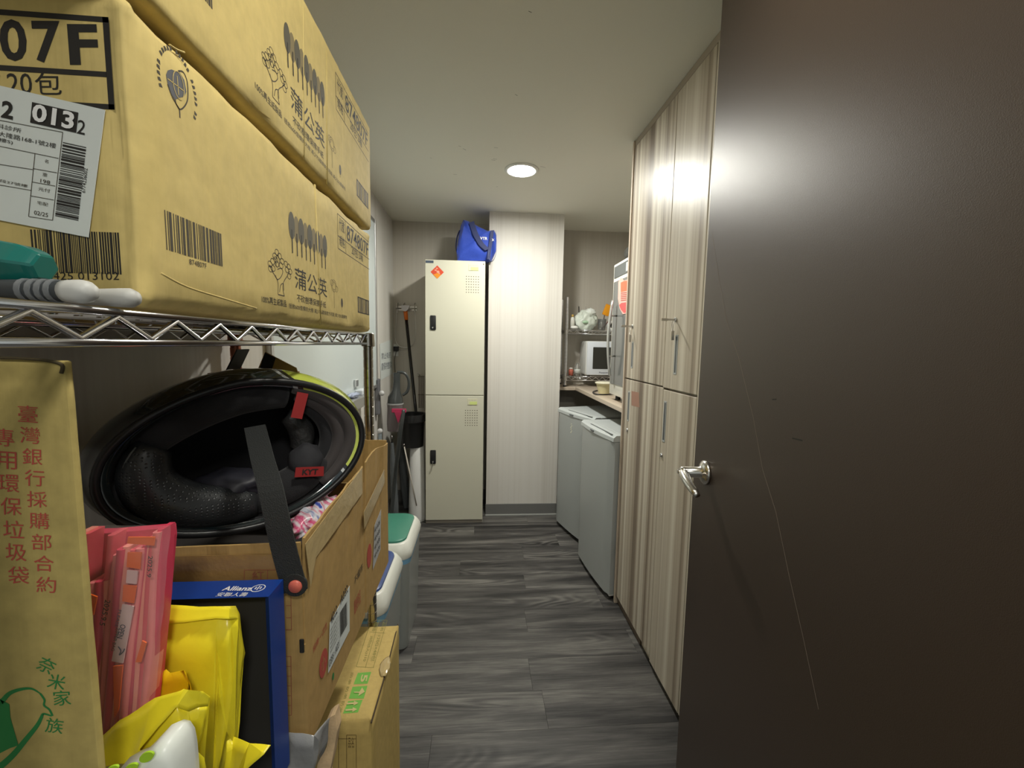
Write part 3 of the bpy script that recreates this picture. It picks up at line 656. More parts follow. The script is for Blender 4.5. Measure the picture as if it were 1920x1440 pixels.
P('mop_head', prism([pt(*q, y=3.195) for q in [(752, 573), (769, 573), (766, 580), (762, 584), (758, 584), (754, 580)]], (0, -1, 0), .02), mat('grey_mop_head', (.52, .50, .52), .5), mp)
so = thing('wall_socket', 'white wall socket with a black plug in the back left corner', 'socket', pt(742, 655, y=YB-.004))
P('socket_plate', bx((pt(737, 655, y=YB).x, YB-.008, pt(737, 668, y=YB).z), (pt(747, 655, y=YB).x, YB-.0005, pt(737, 645, y=YB).z), .002, 1), WHITE, so)
pc = pt(743, 654, y=YB-.02)
pg_ = thing('black_plug', 'square black power plug with a thin cord in the wall socket', 'plug', pc)
P('plug_body', bx(pc+V((-.018, -.016, -.018)), pc+V((.018, .0115, .018)), .004, 2), BLACK, pg_)
T('cord', smooth_path([pc+V((0, 0, -.018)), pt(740, 675, y=YB-.02), pt(741, 700, y=YB-.03), pt(742, 730, y=YB-.04)]), .0025, mat('dark_cord', (.06, .06, .05), .5), pg_)
T('branch_cord', smooth_path([pc+V((.018, 0, 0)), pt(755, 656, y=YB-.012), pt(763, 654, y=YB-.012)]), .002, STEEL, pg_)
# wire basket beside locker
wk = thing('folding_wire_rack', 'brown-grey wire airer hanging on the wall just left of the locker', 'rack', pt(789, 760, y=3.22))
BRW = mat('brown_wire', (.16, .12, .09), .4)
for px in (786, 789.5, 793): T('wire', [pt(px, 706, y=3.22), pt(px, 765, y=3.22)], .003, BRW, wk)
for py in (706, 740): T('cross_wire', [pt(784, py, y=3.216), pt(795.5, py, y=3.216)], .003, BRW, wk)
T('wall_bracket', [pt(783, 700, y=3.20), pt(787, 704, y=3.21), pt(787, 704, y=YB-.001)], .004, STEEL, wk)
# vacuum
VY = 2.72
vac = thing('stick_vacuum', 'dark grey cordless stick vacuum with a pink dust cup by the left wall', 'vacuum cleaner', pt(730, 978, y=VY))
VG = mat('vacuum_grey', (.045, .05, .05), .3); 
def vp(px, py, y=VY): return pt(px, py, y=y)
hg = nb(); add_tube(hg, [vp(744, 699), vp(744, 715), vp(743, 732), vp(741, 745), vp(741, 756)], [.022, .021, .026, .046, .050], 18)
P('motor_body', hg, VG, vac, auto=50)
T('grip', smooth_path([vp(745, 698), vp(757, 699), vp(765, 708), vp(767, 722), vp(763, 735), vp(755, 741)]), .0095, VG, vac, 10)
cpb = nb(); add_tube(cpb, [vp(741, 757), vp(741, 765), vp(738, 795), vp(737, 808)], [.051, .050, .042, .036], 20)
P('dust_cup', cpb, mat('smoky_cup', (.20, .17, .175), .12, trans=.3), vac, auto=50)
P('cup_ring', lathe([(.050, -.004), (.053, -.003), (.053, .004), (.050, .005)], Matrix.Translation(vp(741, 757)), 24), mat('ring_grey', (.32, .32, .32), .3), vac, auto=50)
PNK = mat('magenta_plastic', (.42, .03, .09), .35)
fc = vp(748, 770, VY-.055)
P('pink_band', bx(fc+V((-.046, -.004, -.013)), fc+V((.046, .006, .013)), .004, 2), PNK, vac)
P('pink_cone', prism([vp(740, 773, VY-.057), vp(757, 773, VY-.057), vp(747, 793, VY-.05)], (0, -1, 0), .008), PNK, vac)
T('hose_arm', smooth_path([vp(757, 768, VY-.05), vp(752, 800, VY-.07), vp(747, 840, VY-.05), vp(740, 900, VY), vp(733, 978, VY)]), .0125, VG, vac, 12)
P('floor_head', bx(V((-.62, 2.62, .002)), V((-.47, 2.78, .05)), .02, 3), VG, vac, auto=50)
wc = thing('wall_charger_clip', 'grey charging clip of the vacuum fixed on the left wall', 'bracket', (XL, 2.74, .95))
P('clip', bx((XL+.0005, 2.66, .79), (XL+.03, 2.70, 1.02), .008, 2), mat('clip_grey', (.14, .14, .15), .35), wc)
P('clip_knob', blob((XL+.045, 2.66, .93), .017, .017, .017, 1, 0), mat('pale_knob', (.5, .5, .5), .3), wc, smooth=True)
P('lower_knob', blob((XL+.045, 2.60, .70), .017, .017, .017, 1, 0), mat('pale_knob2', (.5, .5, .5), .3), wc, smooth=True)
P('lower_tube', bx((XL+.035, 2.59, .30), (XL+.055, 2.61, .69), .004, 1), mat('blue_grey_tube', (.25, .29, .32), .4), wc)
# umbrellas / dark sleeves
for i, (a, b, r, lab) in enumerate([((748, 800, 3.14), (766, 985, 3.10), .032, 'dark grey wrapped mop in a clear sleeve, left of the white roll'), ((735, 830, 2.85), (742, 985, 2.83), .026, 'blue-grey wrapped pole standing beside the vacuum')]):
    u_ = thing('wrapped_pole', lab, 'pole', pt(*b[:2], y=b[2]))
    p0, p1 = pt(a[0], a[1], y=a[2]), pt(b[0], b[1], y=b[2])
    if p1.z < .004 or True: p1 = p0+(p1-p0)*((p0.z-.004)/(p0.z-p1.z))
    sl = nb(); add_tube(sl, [p0, p0+(p1-p0)*.3, p0+(p1-p0)*.8, p1], [r*.4, r*.8, r, r*.8], 10)
    P('sleeve', sl, mat('smoky_sleeve', (.11, .12, .125), .25, bump=.8, bscale=40), u_)
    T('tip', [p0, p0+(p0-p1).normalized()*.05], .008, DARKST, u_)
thin = thing('thin_rod', 'thin pale metal rod leaning below the black hanging bag', 'rod', pt(776, 925, y=2.85))
T('rod', [pt(758, 838, y=2.78), pt(772, 905, y=2.79), pt(781, 948, y=2.80)], .0045, mat('pale_rod', (.5, .46, .40), .4), thin)
T('rod_end', [pt(758, 838, y=2.80), pt(757, 832, y=2.80)], .007, DARKST, thin)
# black hanging bucket/bag
bb = thing('black_bucket', 'black round waste bucket standing on the white roll left of the locker', 'bucket', (-.435, 2.90, .60))
c0 = pt(777, 836, y=2.90); rr = .088; ztop = pt(777, 776, y=2.90).z
P('bucket_wall', lathe([(rr*.86, 0), (rr, ztop-c0.z-.004), (rr*1.05, ztop-c0.z), (rr*.96, ztop-c0.z), (rr*.82, .006)], Matrix.Translation((-.466, 2.905, c0.z)), 32), mat('satin_black_plastic', (.012, .012, .012), .35), bb, auto=50)
P('bucket_liner', lathe([(rr*.955, ztop-c0.z-.03), (rr*1.07, ztop-c0.z+.002), (rr*1.09, ztop-c0.z-.02), (rr*1.065, ztop-c0.z-.05)], Matrix.Translation((-.466, 2.905, c0.z)), 32), mat('black_liner', (.02, .02, .02), .2, bump=.8, bscale=50), bb, auto=50)
wr = thing('white_roll', 'tall white upright roll standing on the floor left of the locker', 'roll', (-.425, 2.9, 0))
P('roll_tube', lathe([(.060, 0), (.060, .03), (.048, c0.z-.006), (.046, c0.z-.003)], Matrix.Translation((-.433, 2.90, .001)), 28), mat('white_film_roll', (.66, .66, .64), .3), wr, auto=50)
P('roll_end', lathe([(.061, 0), (.061, .012), (.0605, .013)], Matrix.Translation((-.433, 2.90, .001)), 28), mat('roll_end_grey', (.5, .5, .48), .5), wr)

# whiteboard on the left wall
wbd = thing('whiteboard', 'large whiteboard with grey frame on the left wall behind the wire shelf', 'whiteboard', (XL, 2.0, .98))
y0, y1, z0, z1 = 1.36, 2.66, .985, 1.97
P('board_surface', bx((XL+.004, y0, z0), (XL+.012, y1, z1), .001, 1), mat('whiteboard_white', (.62, .68, .68), .18, spec=.7), wbd)
ALU = mat('aluminium_frame', (.5, .5, .5), .35, .8)
for a, b in (((XL+.0005, y0-.02, z0-.02), (XL+.018, y0, z1+.02)), ((XL+.0005, y1, z0-.02), (XL+.018, y1+.02, z1+.02)), ((XL+.0005, y0, z0-.02), (XL+.018, y1, z0)), ((XL+.0005, y0, z1), (XL+.018, y1, z1+.02))): P('frame_bar', bx(a, b, .002, 1), ALU, wbd)
P('pen_tray', bx((XL+.0185, 1.95, z0-.015), (XL+.075, 2.35, z0-.008), .002, 1), ALU, wbd)
P('tray_front', bx((XL+.072, 1.95, z0-.06), (XL+.078, 2.35, z0-.009), .002, 1), ALU, wbd)
er = tag(obj('board_eraser', bx((XL+.022, 2.17, z0-.0075), (XL+.062, 2.27, z0+.018), .005, 2), mat('white_eraser', (.62, .66, .70), .4)), 'pale eraser lying on the whiteboard tray', 'eraser')
tag(obj('wrapped_wipes', blob((XL+.045, 2.07, z0+.005), .022, .06, .012, 8, .4, 3, 3, flat=.95), mat('clear_blue_film', (.40, .45, .60), .15), smooth=True), 'crumpled clear blue wrapper on the whiteboard tray', 'wrapper')
bc_ = tag(obj('striped_clip', bx((XL+.013, 2.19, z0+.03), (XL+.024, 2.24, z0+.07), .003, 2), mat('clip_white', (.6, .62, .62), .4)), 'white magnetic clip with black stripes at the bottom of the whiteboard', 'clip')
bm = nb()
for k in range(4): add_box(bm, (XL+.0242, 2.195+.011*k, z0+.034), (XL+.0248, 2.200+.011*k, z0+.066))
P('clip_stripes', bm, BLACK, bc_)
# notice
nt_ = thing('paper_notice', 'white paper notice with blocks of black characters on the left wall', 'notice', (XL, 2.95, 1.1))
NX = XL+.002
P('sheet', prism([pt(*q, x=NX) for q in [(712, 645), (735, 636), (736, 700), (714, 713)]], (1, 0, 0), .0006), PAPER, nt_)
def side_text(parent, st, px0, py0, px1, py1, X, m, bold=0, **k):
    """text on a plane x=X, box from pixel (px0,py0) top left to (px1,py1) bottom right"""
    a = pt(px0, py0, x=X); b = pt(px1, py1, x=X)
    return lettering(parent, st, (X, a.y, b.z), (0, b.y-a.y, 0), (0, 0, a.z-b.z), m, bold, **k)
DK = mat('dark_blue_print', (.05, .06, .10), .6)
side_text(nt_, '禁止吸菸', 715, 662, 733, 671, NX+.0006, DK, .03)
side_text(nt_, '請保持整潔', 715, 681, 734, 690, NX+.0006, DK, .03)

# ================================================================== WIRE SHELVING left foreground
SXF = -.296; SXB = -.632; SY0, SY1 = .20, 1.133; ZT, ZM = 1.2735, .672
sh = thing('wire_shelving', 'chrome wire shelving unit carrying the cartons along the left wall', 'shelving', (SXF, SY1, 0))
for (x, y, m_) in ((SXF, SY1, None), (SXF, SY0, None), (SXB, SY1, mat('box_reflection_steel', (.30, .12, .08), .25, 1)), (SXB, SY0, None)):  # rear post: rusty tone with the box's reflection put into its colour
    post(sh, x, y, .012, ZT-.003, .0127, m_ or mat('shadow_chrome', (.42, .40, .36), .2, 1), tiers=(ZT, ZM))
for z in (ZT, ZM): wire_shelf_tier(sh, SXB, SXF, SY0, SY1, z, .0033, .025, .0245, pitch=.065)

def carton(name, label, x0, x1, y0, y1, z0, z1, m, r=.012, seed=1, amp=.0015, grp=None, big=None, loc=None, open_top=False):
    """a full carton: softened, slightly crumpled edges; flat between them"""
    t = thing(name, label, 'box', (x1, y0, z0), grp)
    bm = nb()
    def axis(a, b, st): 
        n = max(3, int((b-a)/st)); s = [a, a+.3*r, a+.62*r, a+r]+[a+r+(b-a-2*r)*i/n for i in range(1, n)]+[b-r, b-.62*r, b-.3*r, b]; return s
    X, Y_, Z_ = axis(x0, x1, .03), axis(y0, y1, .03), axis(z0, z1, .03)
    key = {}
    def vert(p):
        k = (round(p[0], 5), round(p[1], 5), round(p[2], 5))
        if k not in key:
            q = V(p); c = V((min(max(q.x, x0+r), x1-r), min(max(q.y, y0+r), y1-r), min(max(q.z, z0+r), z1-r)))
            d = q-c; nn = sum(1 for a in d if abs(a) > 1e-6)
            if nn >= 2:
                q = c+d.normalized()*r*(1 if nn == 2 else 1.15)
                k_ = amp*3*(noise.noise(q*22+V((seed, 0, 0)))); q += d.normalized()*(k_-abs(amp))
                if abs(d.x) > 1e-6 and abs(d.y) > 1e-6 and abs(d.z) < 1e-6: q += d.normalized()*amp*.9*math.sin(math.atan2(abs(d.y), abs(d.x))*9+noise.noise(V((q.z*9, seed, 1)))*2)
            key[k] = bm.verts.new(q)
        return key[k]
    def grid(A, B, f):
        for i in range(len(A)-1):
            for j in range(len(B)-1):
                try: bm.faces.new((vert(f(A[i], B[j])), vert(f(A[i+1], B[j])), vert(f(A[i+1], B[j+1])), vert(f(A[i], B[j+1]))))
                except ValueError: pass
    grid(Y_, Z_, lambda a, b: (x0, a, b)); grid(Y_, Z_, lambda a, b: (x1, a, b))
    grid(X, Z_, lambda a, b: (a, y0, b)); grid(X, Z_, lambda a, b: (a, y1, b))
    if not open_top: grid(X, Y_, lambda a, b: (a, b, z1))
    grid(X, Y_, lambda a, b: (a, b, z0))
    b = P('board_body', bm, m, t, smooth=True)
    return t, b
BX1 = -.294; BX0 = -.652
lo, lob = carton('paper_towel_carton', 'large lower yellow carton with a white shipping label, on the top shelf', BX0, BX1, .392, 1.158, ZT+.002, 1.535, CARD, .016, 1, amp=.0018, grp='yellow cartons on the top shelf')
up, upb = carton('paper_towel_carton', 'large upper yellow carton stacked on the labelled carton', BX0, BX1+.002, .30, 1.172, 1.545, 1.812, CARD, .010, 5, grp='yellow cartons on the top shelf')
SF = BX1; SU2 = BX1+.002; N_ = (1, 0, 0)
# crushed corner ridges of the lower carton
for (pts_, r) in (([(318, 84), (330, 92), (345, 98)], .0009), ([(300, 512), (350, 538), (420, 560), (480, 578)], .0012)):
    P('crease_ridge', tube(smooth_path([pt(*q, x=SF-r*.72) for q in pts_], 4), [r]*((len(pts_)-1)*4+1), 8, sx=1.3, sy=1), CARD, lo, smooth=True)
def seam(parent, px0, py0, px1, py1, X, rr=.0016):
    P('seam_fold', tube([pt(px0, py0, x=X-rr*.3), pt(px1, py1, x=X-rr*.3)], rr, 8, sx=1.6, sy=1), CARD, parent, smooth=True)
seam(lo, 590, 346, 601, 610, SF); seam(up, 612, 95, 613, 345, SU2); seam(up, 568, 10, 570, 300, SU2, .0009)
# near end face of lower carton
NY = .392; NN = (0, -1, 0)
def np_(px, py): return pt(px, py, y=NY)
def end_text(parent, st, x0, y0, x1, y1, Y, m, bold=0, **k):
    a = pt(x0, y0, y=Y); b = pt(x1, y1, y=Y); a2 = pt(x0, y1, y=Y)
    return lettering(parent, st, a2, (b.x-a2.x, 0, b.z-a2.z), (0, 0, a.z-a2.z), m, bold, **k)
# frame block: top edge y35 at x210, right edge x208
fr = []
A0, A1 = np_(206, 38), np_(212, 201)
xl = -.62; zt_, zb_ = A0.z, A1.z; xr = A0.x-.001; zm = np_(200, 140).z
th = .0042
fr += line_poly([(xl, NY, zt_), (xr, NY, zt_)], th, NN) + line_poly([(xr-th/2, NY, zt_+th/2), (xr-th/2, NY, zb_-th/2)], th*1.1, NN) + line_poly([(xl, NY, zb_), (xr, NY, zb_)], th, NN) + line_poly([(xl, NY, zm), (xr-th, NY, zm)], th, NN)
polys(lo, 'printed_frame', fr, NN, INK)
end_text(lo, '8748', -330, 38, -14, 120, NY, INK, .03)
end_text(lo, '0', 4, 37, 54, 115, NY, INK, .022)
end_text(lo, '7', 66, 40, 118, 118, NY, INK, .022)
end_text(lo, 'F', 132, 46, 187, 122, NY, INK, .03)
end_text(lo, '20張/', -120, 138, 4, 172, NY, INK, .0)
end_text(lo, '20', 16, 138, 62, 176, NY, INK, .0)
end_text(lo, '包', 68, 137, 117, 178, NY, INK, .01)
bo_ = np_(65, 505)
polys(lo, 'barcode', barcode(np_(64, 510), (np_(230, 515)-np_(64, 510)).project(XP), V((0, 0, np_(0, 425).z-np_(0, 505).z)), 34, 5), NN, INK)
end_text(lo, '4 712425 013102', 40, 510, 224, 525, NY, INK, .0)
# shipping label
lb = [np_(-120, 134), np_(200, 208), np_(169, 446), np_(-120, 390)]
lo_l = P('shipping_label', prism([q+V((0, -.0012, 0)) for q in lb], NN, .0004), PAPER, lo)
LY_ = NY-.0018
def q_(px, py): return pt(px, py, y=LY_)
ua = (q_(200, 208)-q_(0, 162)).normalized(); va = V((-ua.z, 0, ua.x)) if ua.x > 0 else ua
def ltext(st, px, py, wpx, hpx, m, bold=0, up=False):
    """px,py lower-left on the tilted label"""
    s = (q_(px+1, py)-q_(px, py)).length; o = q_(px, py)
    if up: return lettering(lo_l, st, o, va*wpx*s, -ua*hpx*s, m, bold, .0003)
    return lettering(lo_l, st, o, ua*wpx*s, va*hpx*s, m, bold, .0003)
s1 = (q_(101, 200)-q_(100, 200)).length
blk = [q_(57, 230), q_(57, 230)+ua*86*s1, q_(57, 230)+ua*86*s1+va*40*s1, q_(57, 230)+va*40*s1]
polys(lo_l, 'label_block', [blk], NN, INK, .0002, .0001)
lettering(lo_l, '013', q_(61, 227), ua*78*s1, va*34*s1, WHITEP, .03, .0009); ltext('2', 144, 250, 15, 27, INK, 0); ltext('2', 2, 220, 22, 34, INK, .03)
ltext('洛外科診所', -40, 232, 80, 9, INK); ltext('中區大隆路168-1號2樓', -30, 249, 136, 10, INK); ltext('(一樓S)', -22, 262, 46, 9, INK)
ltext('路7段27號樓', -20, 337, 72, 6, INKG); ltext('198', 76, 342, 18, 7, INKG); ltext('元付', 72, 357, 22, 7, INKG); ltext('重', 80, 330, 9, 7, INKG); ltext('宅配', 70, 383, 20, 7, INKG); ltext('02/25', 64, 402, 26, 8, INKG); ltext('名', 84, 305, 7, 7, INKG)
lns = []
for a, b in (((-40, 218), (118, 248)), ((118, 248), (99, 413)), ((-40, 266), (110, 297)), ((66, 288), (54, 406)), ((54, 406), (99, 413)), ((-40, 302), (62, 318)), ((62, 316), (107, 324)), ((60, 341), (104, 349)), ((57, 367), (101, 375)), ((-40, 340), (59, 357))): lns += line_poly([q_(*a), q_(*b)], .0004, NN)
polys(lo_l, 'label_rules', lns, NN, INKG, .0002, .0001)
polys(lo_l, 'label_barcode', barcode(q_(104, 405), va*150*s1, ua*44*s1, 36, 8), NN, INK, .0002, .0001)
ltext('6774236002', 160, 362, 48, 7, INK, 0, up=True)

# side face artwork shared by both cartons
def side_art(parent, X, dz, big, dy=0):
    def p(px, py): q = pt(px, py, x=SF); return V((X, q.y+dy, q.z+dz))
    a, b = p(312, 468), p(417, 498)
    polys(parent, 'barcode', barcode((X, a.y, a.z), (0, b.y-a.y, 0), (0, 0, p(312, 395).z-a.z), 26, 3), N_, INKG)
    def tx(st, x0, y0, x1, y1, m, bold=0, n='lettering'):
        A, B = p(x0, y0), p(x1, y1); return lettering(parent, st, (X, A.y, B.z), (0, B.y-A.y, 0), (0, 0, A.z-B.z), m, bold, name=n)
    tx('874807F', 354, 485, 387, 504, INKG)
    # row of round trees
    c0_, c1_ = p(548, 470), p(610, 500); els = []; els2 = []; tr_ = []
    zt2 = p(548, 400).z; zb2 = p(560, 480).z
    n = 9
    for i in range(n):
        yy = c0_.y+(c1_.y-c0_.y)*i/(n-1); h = (zt2-zb2); w_ = (c1_.y-c0_.y)/(n-1)
        k = .5 if i % 2 else .56; cz = zt2-h*.32-(h*.03 if i % 2 else 0)
        (els if i % 2 == 0 else els2).append(ellipse((X, yy, cz), YP, ZP, w_*.62, h*.34, 18))
        tr_ += line_poly([(X, yy, cz-h*.1), (X, yy, zb2-h*.02*(i % 2))], w_*.16, N_)
    polys(parent, 'tree_print_pale', els2, N_, INKG2, .0001); polys(parent, 'tree_print', els, N_, mat('tree_grey_print', (.085, .075, .05), .7), .0003); polys(parent, 'trunk_print', tr_, N_, INK, .0005)
    tx('蒲公英', 552, 500, 613, 558, INK, .012)
    tx('不砍樹環保擦手紙', 556, 551, 611, 578, INK, .01)
    tx('100%再生紙製品', 490, 553, 537, 576, INK, 0); tx('拯救600億棵的大樹 減少7%碳排放方可能 減少25%廢棄物', 541, 568, 650, 598, INKG, 0)
    # leaf-tree line drawing
    def curve(pts_, w_=.0011, m=INKG): polys(parent, 'line_drawing', line_poly(smooth_path([p(*q) for q in pts_], 4), w_, N_), N_, m)
    L = []
    for q in ([(521, 552), (521, 530), (516, 518), (510, 508), (505, 496)], [(533, 555), (530, 540), (532, 528), (538, 518), (543, 508)], [(521, 552), (533, 555)], [(524, 548), (526, 535), (531, 532), (532, 545)], [(516, 516), (520, 524), (526, 520), (530, 510), (527, 503), (520, 505)], [(518, 500), (517, 490), (520, 478), (524, 488), (522, 500)]): L += line_poly(smooth_path([p(*z) for z in q], 4), .0012, N_)
    for (cx_, cy_) in ((506, 495), (511, 490), (515, 480), (519, 473), (524, 480), (529, 490), (512, 503), (519, 495), (527, 498), (541, 500), (536, 495), (544, 509), (538, 506), (542, 518), (507, 504), (517, 487)): 
        e = ellipse(p(cx_, cy_), YP, ZP, .006, .0042, 9); L += line_poly(e+[e[0]], .0009, N_)
    polys(parent, 'leaf_tree_print', L, N_, INKG)
    L = []
    for (cx_, cy_, r_) in ((626, 536, .012), (626, 536, .008), (622, 530, .006), (631, 542, .006)):
        e = ellipse(p(cx_, cy_), YP, ZP, r_*1.2, r_, 12); L += line_poly(e+[e[0]], .0009, N_)
    L += line_poly([p(626, 542), p(627, 578)], .0012, N_)
    polys(parent, 'small_tree_print', L, N_, INKG2)
    polys(parent, 'small_dark_tree', [ellipse(p(641, 568), YP, ZP, .006, .010, 12)]+line_poly([p(641, 572), p(641, 582)], .001, N_), N_, INKG)
    # number frame
    L = []
    A, B, Cc, D_ = p(631, 399), p(693, 438), p(693, 503), p(636, 466)
    yl = p(633, 430).y; yr = min(p(693, 450).y, 1.148); z3 = [p(631, 399).z, p(634, 442).z, p(636, 467).z]
    for z in z3: L += line_poly([(X, yl, z), (X, yr, z)], .0014, N_)
    L += line_poly([(X, yl, z3[0]), (X, yl, z3[2])], .0014, N_); ym = p(648, 440).y; L += line_poly([(X, ym, z3[0]), (X, ym, z3[2])], .0012, N_)
    polys(parent, 'printed_frame', L, N_, INKG)
    lettering(parent, '874807F', (X, ym+.008, z3[1]+.005), (0, yr-ym-.016, 0), (0, 0, (z3[0]-z3[1])-.010), INK, .01)
    lettering(parent, '代號', (X, yl+.008, z3[1]+.014), (0, ym-yl-.016, 0), (0, 0, .026), INKG, 0)
    lettering(parent, '規格', (X, yl+.008, z3[2]+.008), (0, ym-yl-.016, 0), (0, 0, .022), INKG, 0)
    lettering(parent, '20包·2箱', (X, ym+.04, z3[2]+.007), (0, yr-ym-.10, 0), (0, 0, .022), INKG, 0)
    a, b = p(671, 585), p(692, 590)
    ya, yb = a.y, min(b.y, 1.145); L = line_poly([(X, ya, a.z), (X, yb, a.z)], .0025, N_)+line_poly([(X, ya, a.z+.036), (X, yb, a.z+.036)], .0025, N_)
    polys(parent, 'barcode', barcode((X, ya, a.z), (0, yb-ya, 0), (0, 0, .036), 12, 9)+L, N_, INKG)
side_art(lo, SF, 0, True); side_art(up, SU2, .2715, True)
# round leaf emblem on the lower carton
def sp(px, py, e=0): q = pt(px, py, x=SF+e); return q
dk = [sp(*q) for q in [(311, 140), (314, 132), (321, 130), (330, 134), (334, 132), (345, 150), (349, 172), (345, 181), (336, 183), (328, 187), (321, 176), (314, 158)]]
polys(lo, 'emblem_print', [dk], N_, mat('emblem_slate', (.10, .10, .11), .7))
L = line_poly(smooth_path([sp(*q) for q in [(334, 133), (343, 135), (350, 150), (352, 170), (351, 188), (345, 200), (337, 205), (330, 195), (328, 186)]], 4), .0013, N_)+line_poly(smooth_path([sp(*q) for q in [(314, 158), (322, 180), (332, 198), (336, 206), (337, 221)]], 4), .0014, N_)
polys(lo, 'emblem_outline', L, N_, INKG)
e = ellipse(sp(334, 160), YP, ZP, .0075, .0125, 18); polys(lo, 'emblem_ring', line_poly(e+[e[0]], .0008, N_)+line_poly([sp(313, 147), sp(343, 170)], .0008, N_)+line_poly([sp(331, 142), sp(334, 178)], .0008, N_), N_, CARD, .0005)
bits = []
for k in range(26):
    t = math.radians(200-230*k/25); c = sp(334, 165)+YP*math.cos(t)*.025+ZP*math.sin(t)*.032; u = YP*math.sin(t)*.0016-ZP*math.cos(t)*.0016; v_ = YP*math.cos(t)*.002+ZP*math.sin(t)*.002
    if k % 6 != 5: bits.append([c-u-v_, c+u-v_*.5, c+u*.6+v_, c-u*.8+v_])
polys(lo, 'emblem_ring_text', bits, N_, INKG)
side_text(lo, '環保標章', 325, 222, 352, 242, SF, INKG, 0)

# tools on the shelf in front of the carton end
TEAL = mat('teal_plastic', (.005, .13, .11), .3, coat=.4)
ty = .350
tl = thing('teal_handled_tool', 'tool with a faceted teal plastic handle on the top wire shelf', 'tool', pt(40, 520, y=ty))
hb = nb(); add_tube(hb, [pt(q[0], q[1], y=ty) for q in [(-110, 515), (-30, 510), (0, 500), (25, 494), (50, 497), (75, 500), (86, 502)]], [.010, .012, .0155, .0178, .0165, .0130, .0105], 6)
bmesh.ops.bevel(hb, geom=hb.edges[:], offset=.0012, segments=1, affect='EDGES')
P('handle', hb, TEAL, tl)
P('shank', tube([pt(-250, 520, y=ty), pt(-100, 515, y=ty)], .005, 8), DARKST, tl)
t2 = thing('grey_handled_tool', 'tool with ribbed dark grey handle and pale rounded tip, lying under the teal one', 'tool', pt(100, 560, y=.345))
ty2 = .338; zc_ = ZT+.010
def hp(px, Y): q = pt(px, 555, y=Y); return V((q.x, Y, zc_))
P('grip', tube([hp(-160, ty2), hp(20, ty2), hp(60, ty2), hp(123, ty2)], [.006, .0075, .0078, .0078], 14), mat('dark_rubber', (.04, .045, .05), .5), t2, auto=50)
P('pale_tip', tube([hp(123, ty2), hp(135, ty2), hp(155, ty2), hp(168, ty2), hp(176, ty2), hp(180, ty2)], [.0079, .0085, .0088, .0078, .0055, .001], 16), mat('pale_grey_rubber', (.50, .50, .48), .45), t2, smooth=True)
for px in (54, 73, 90, 107): P('grip_rib', tube([hp(px, ty2)+V((-.0018, 0, 0)), hp(px, ty2)+V((.0018, 0, 0))], .0086, 14), mat('rib_grey', (.16, .17, .18), .5), t2, auto=50)
t3 = thing('pale_handled_tool', 'tool with a plain pale grey rounded handle touching the big carton', 'tool', pt(230, 560, y=.36))
ty3 = .364; zc_ = ZT+.0085
P('handle', tube([hp(-60, ty3), hp(120, ty3), hp(190, ty3), hp(225, ty3), hp(245, ty3), hp(256, ty3), hp(261, ty3)], [.005, .006, .0068, .0076, .0078, .0055, .001], 16), mat('pale_grey_handle', (.46, .455, .43), .5), t3, smooth=True)

# ================================================================== middle shelf
AX = -.236; AY0, AYS, AY1 = .556, .8485, 1.070; AZ0, AZ1 = ZM+.002, .995
def opencarton(name, label, x0, x1, y0, y1, z0, zb, zt, m, seed, wav=.003, skip=()):
    """open carton: thin walls up to zb, flaps standing up to zt"""
    t = thing(name, label, 'box', (x1, y0, z0)); th = .0035; t['group'] = 'open cartons on the middle shelf'
    bm = nb(); add_box(bm, (x0, y0, z0), (x1, y0+th, zb)); add_box(bm, (x0, y1-th, z0), (x1, y1, zb)); add_box(bm, (x0, y0+th, z0), (x0+th, y1-th, zb)); add_box(bm, (x1-th, y0+th, z0), (x1, y1-th, zb)); add_box(bm, (x0+th, y0+th, z0), (x1-th, y1-th, z0+th))
    body = P('board_body', bm, m, t)
    def flap(a, b, nrm, s, ztop):
        a, b = V(a), V(b); n = 12; bm = nb(); nrm = V(nrm); R = []
        for i in range(n+1):
            q = a+(b-a)*i/n; k = i/n; w1 = wav*noise.noise(V((i*.7, seed, 0)))
            top = q+V((0, 0, ztop(k)-q.z+w1*.8))+nrm*(.003+w1*2)
            R.append((bm.verts.new(q), bm.verts.new(q+(top-q)*.5+nrm*w1), bm.verts.new(top), bm.verts.new(q-nrm*th), bm.verts.new(q+(top-q)*.5+nrm*(w1-th)), bm.verts.new(top-nrm*th)))
        for A, B in zip(R, R[1:]):
            for i, j in ((0, 1), (1, 2), (2, 5), (5, 4), (4, 3), (3, 0)): bm.faces.new((A[i], A[j], B[j], B[i]))
        for A in (R[0], R[-1]): bm.faces.new((A[0], A[1], A[4], A[3])); bm.faces.new((A[1], A[2], A[5], A[4]))
        return P('flap', bm, m, t)
    if 'R' not in skip: flap((x1, y0+.002, zb), (x1, y1-.002, zb), (1, 0, 0), seed, zt['R'])
    if 'N' not in skip: flap((x0+.003, y0, zb), (x1-.002, y0, zb), (0, -1, 0), seed+3, zt['N'])
    if 'F' not in skip: flap((x0+.003, y1, zb), (x1-.002, y1, zb), (0, 1, 0), seed+5, zt['F'])
    if 'L' not in skip: flap((x0, y0+.002, zb), (x0, y1-.002, zb), (-1, 0, 0), seed+7, zt['L'])
    return t, body
ca, cab_ = opencarton('open_carton', 'open brown carton with a white label, under the black helmet', -.60, AX, AY0, AYS, AZ0, .833, dict(R=lambda k: .985+.014*k, N=lambda k: .973+.008*k, F=lambda k: .985, L=lambda k: .985), CARD2, 2, skip=('L', 'F'))
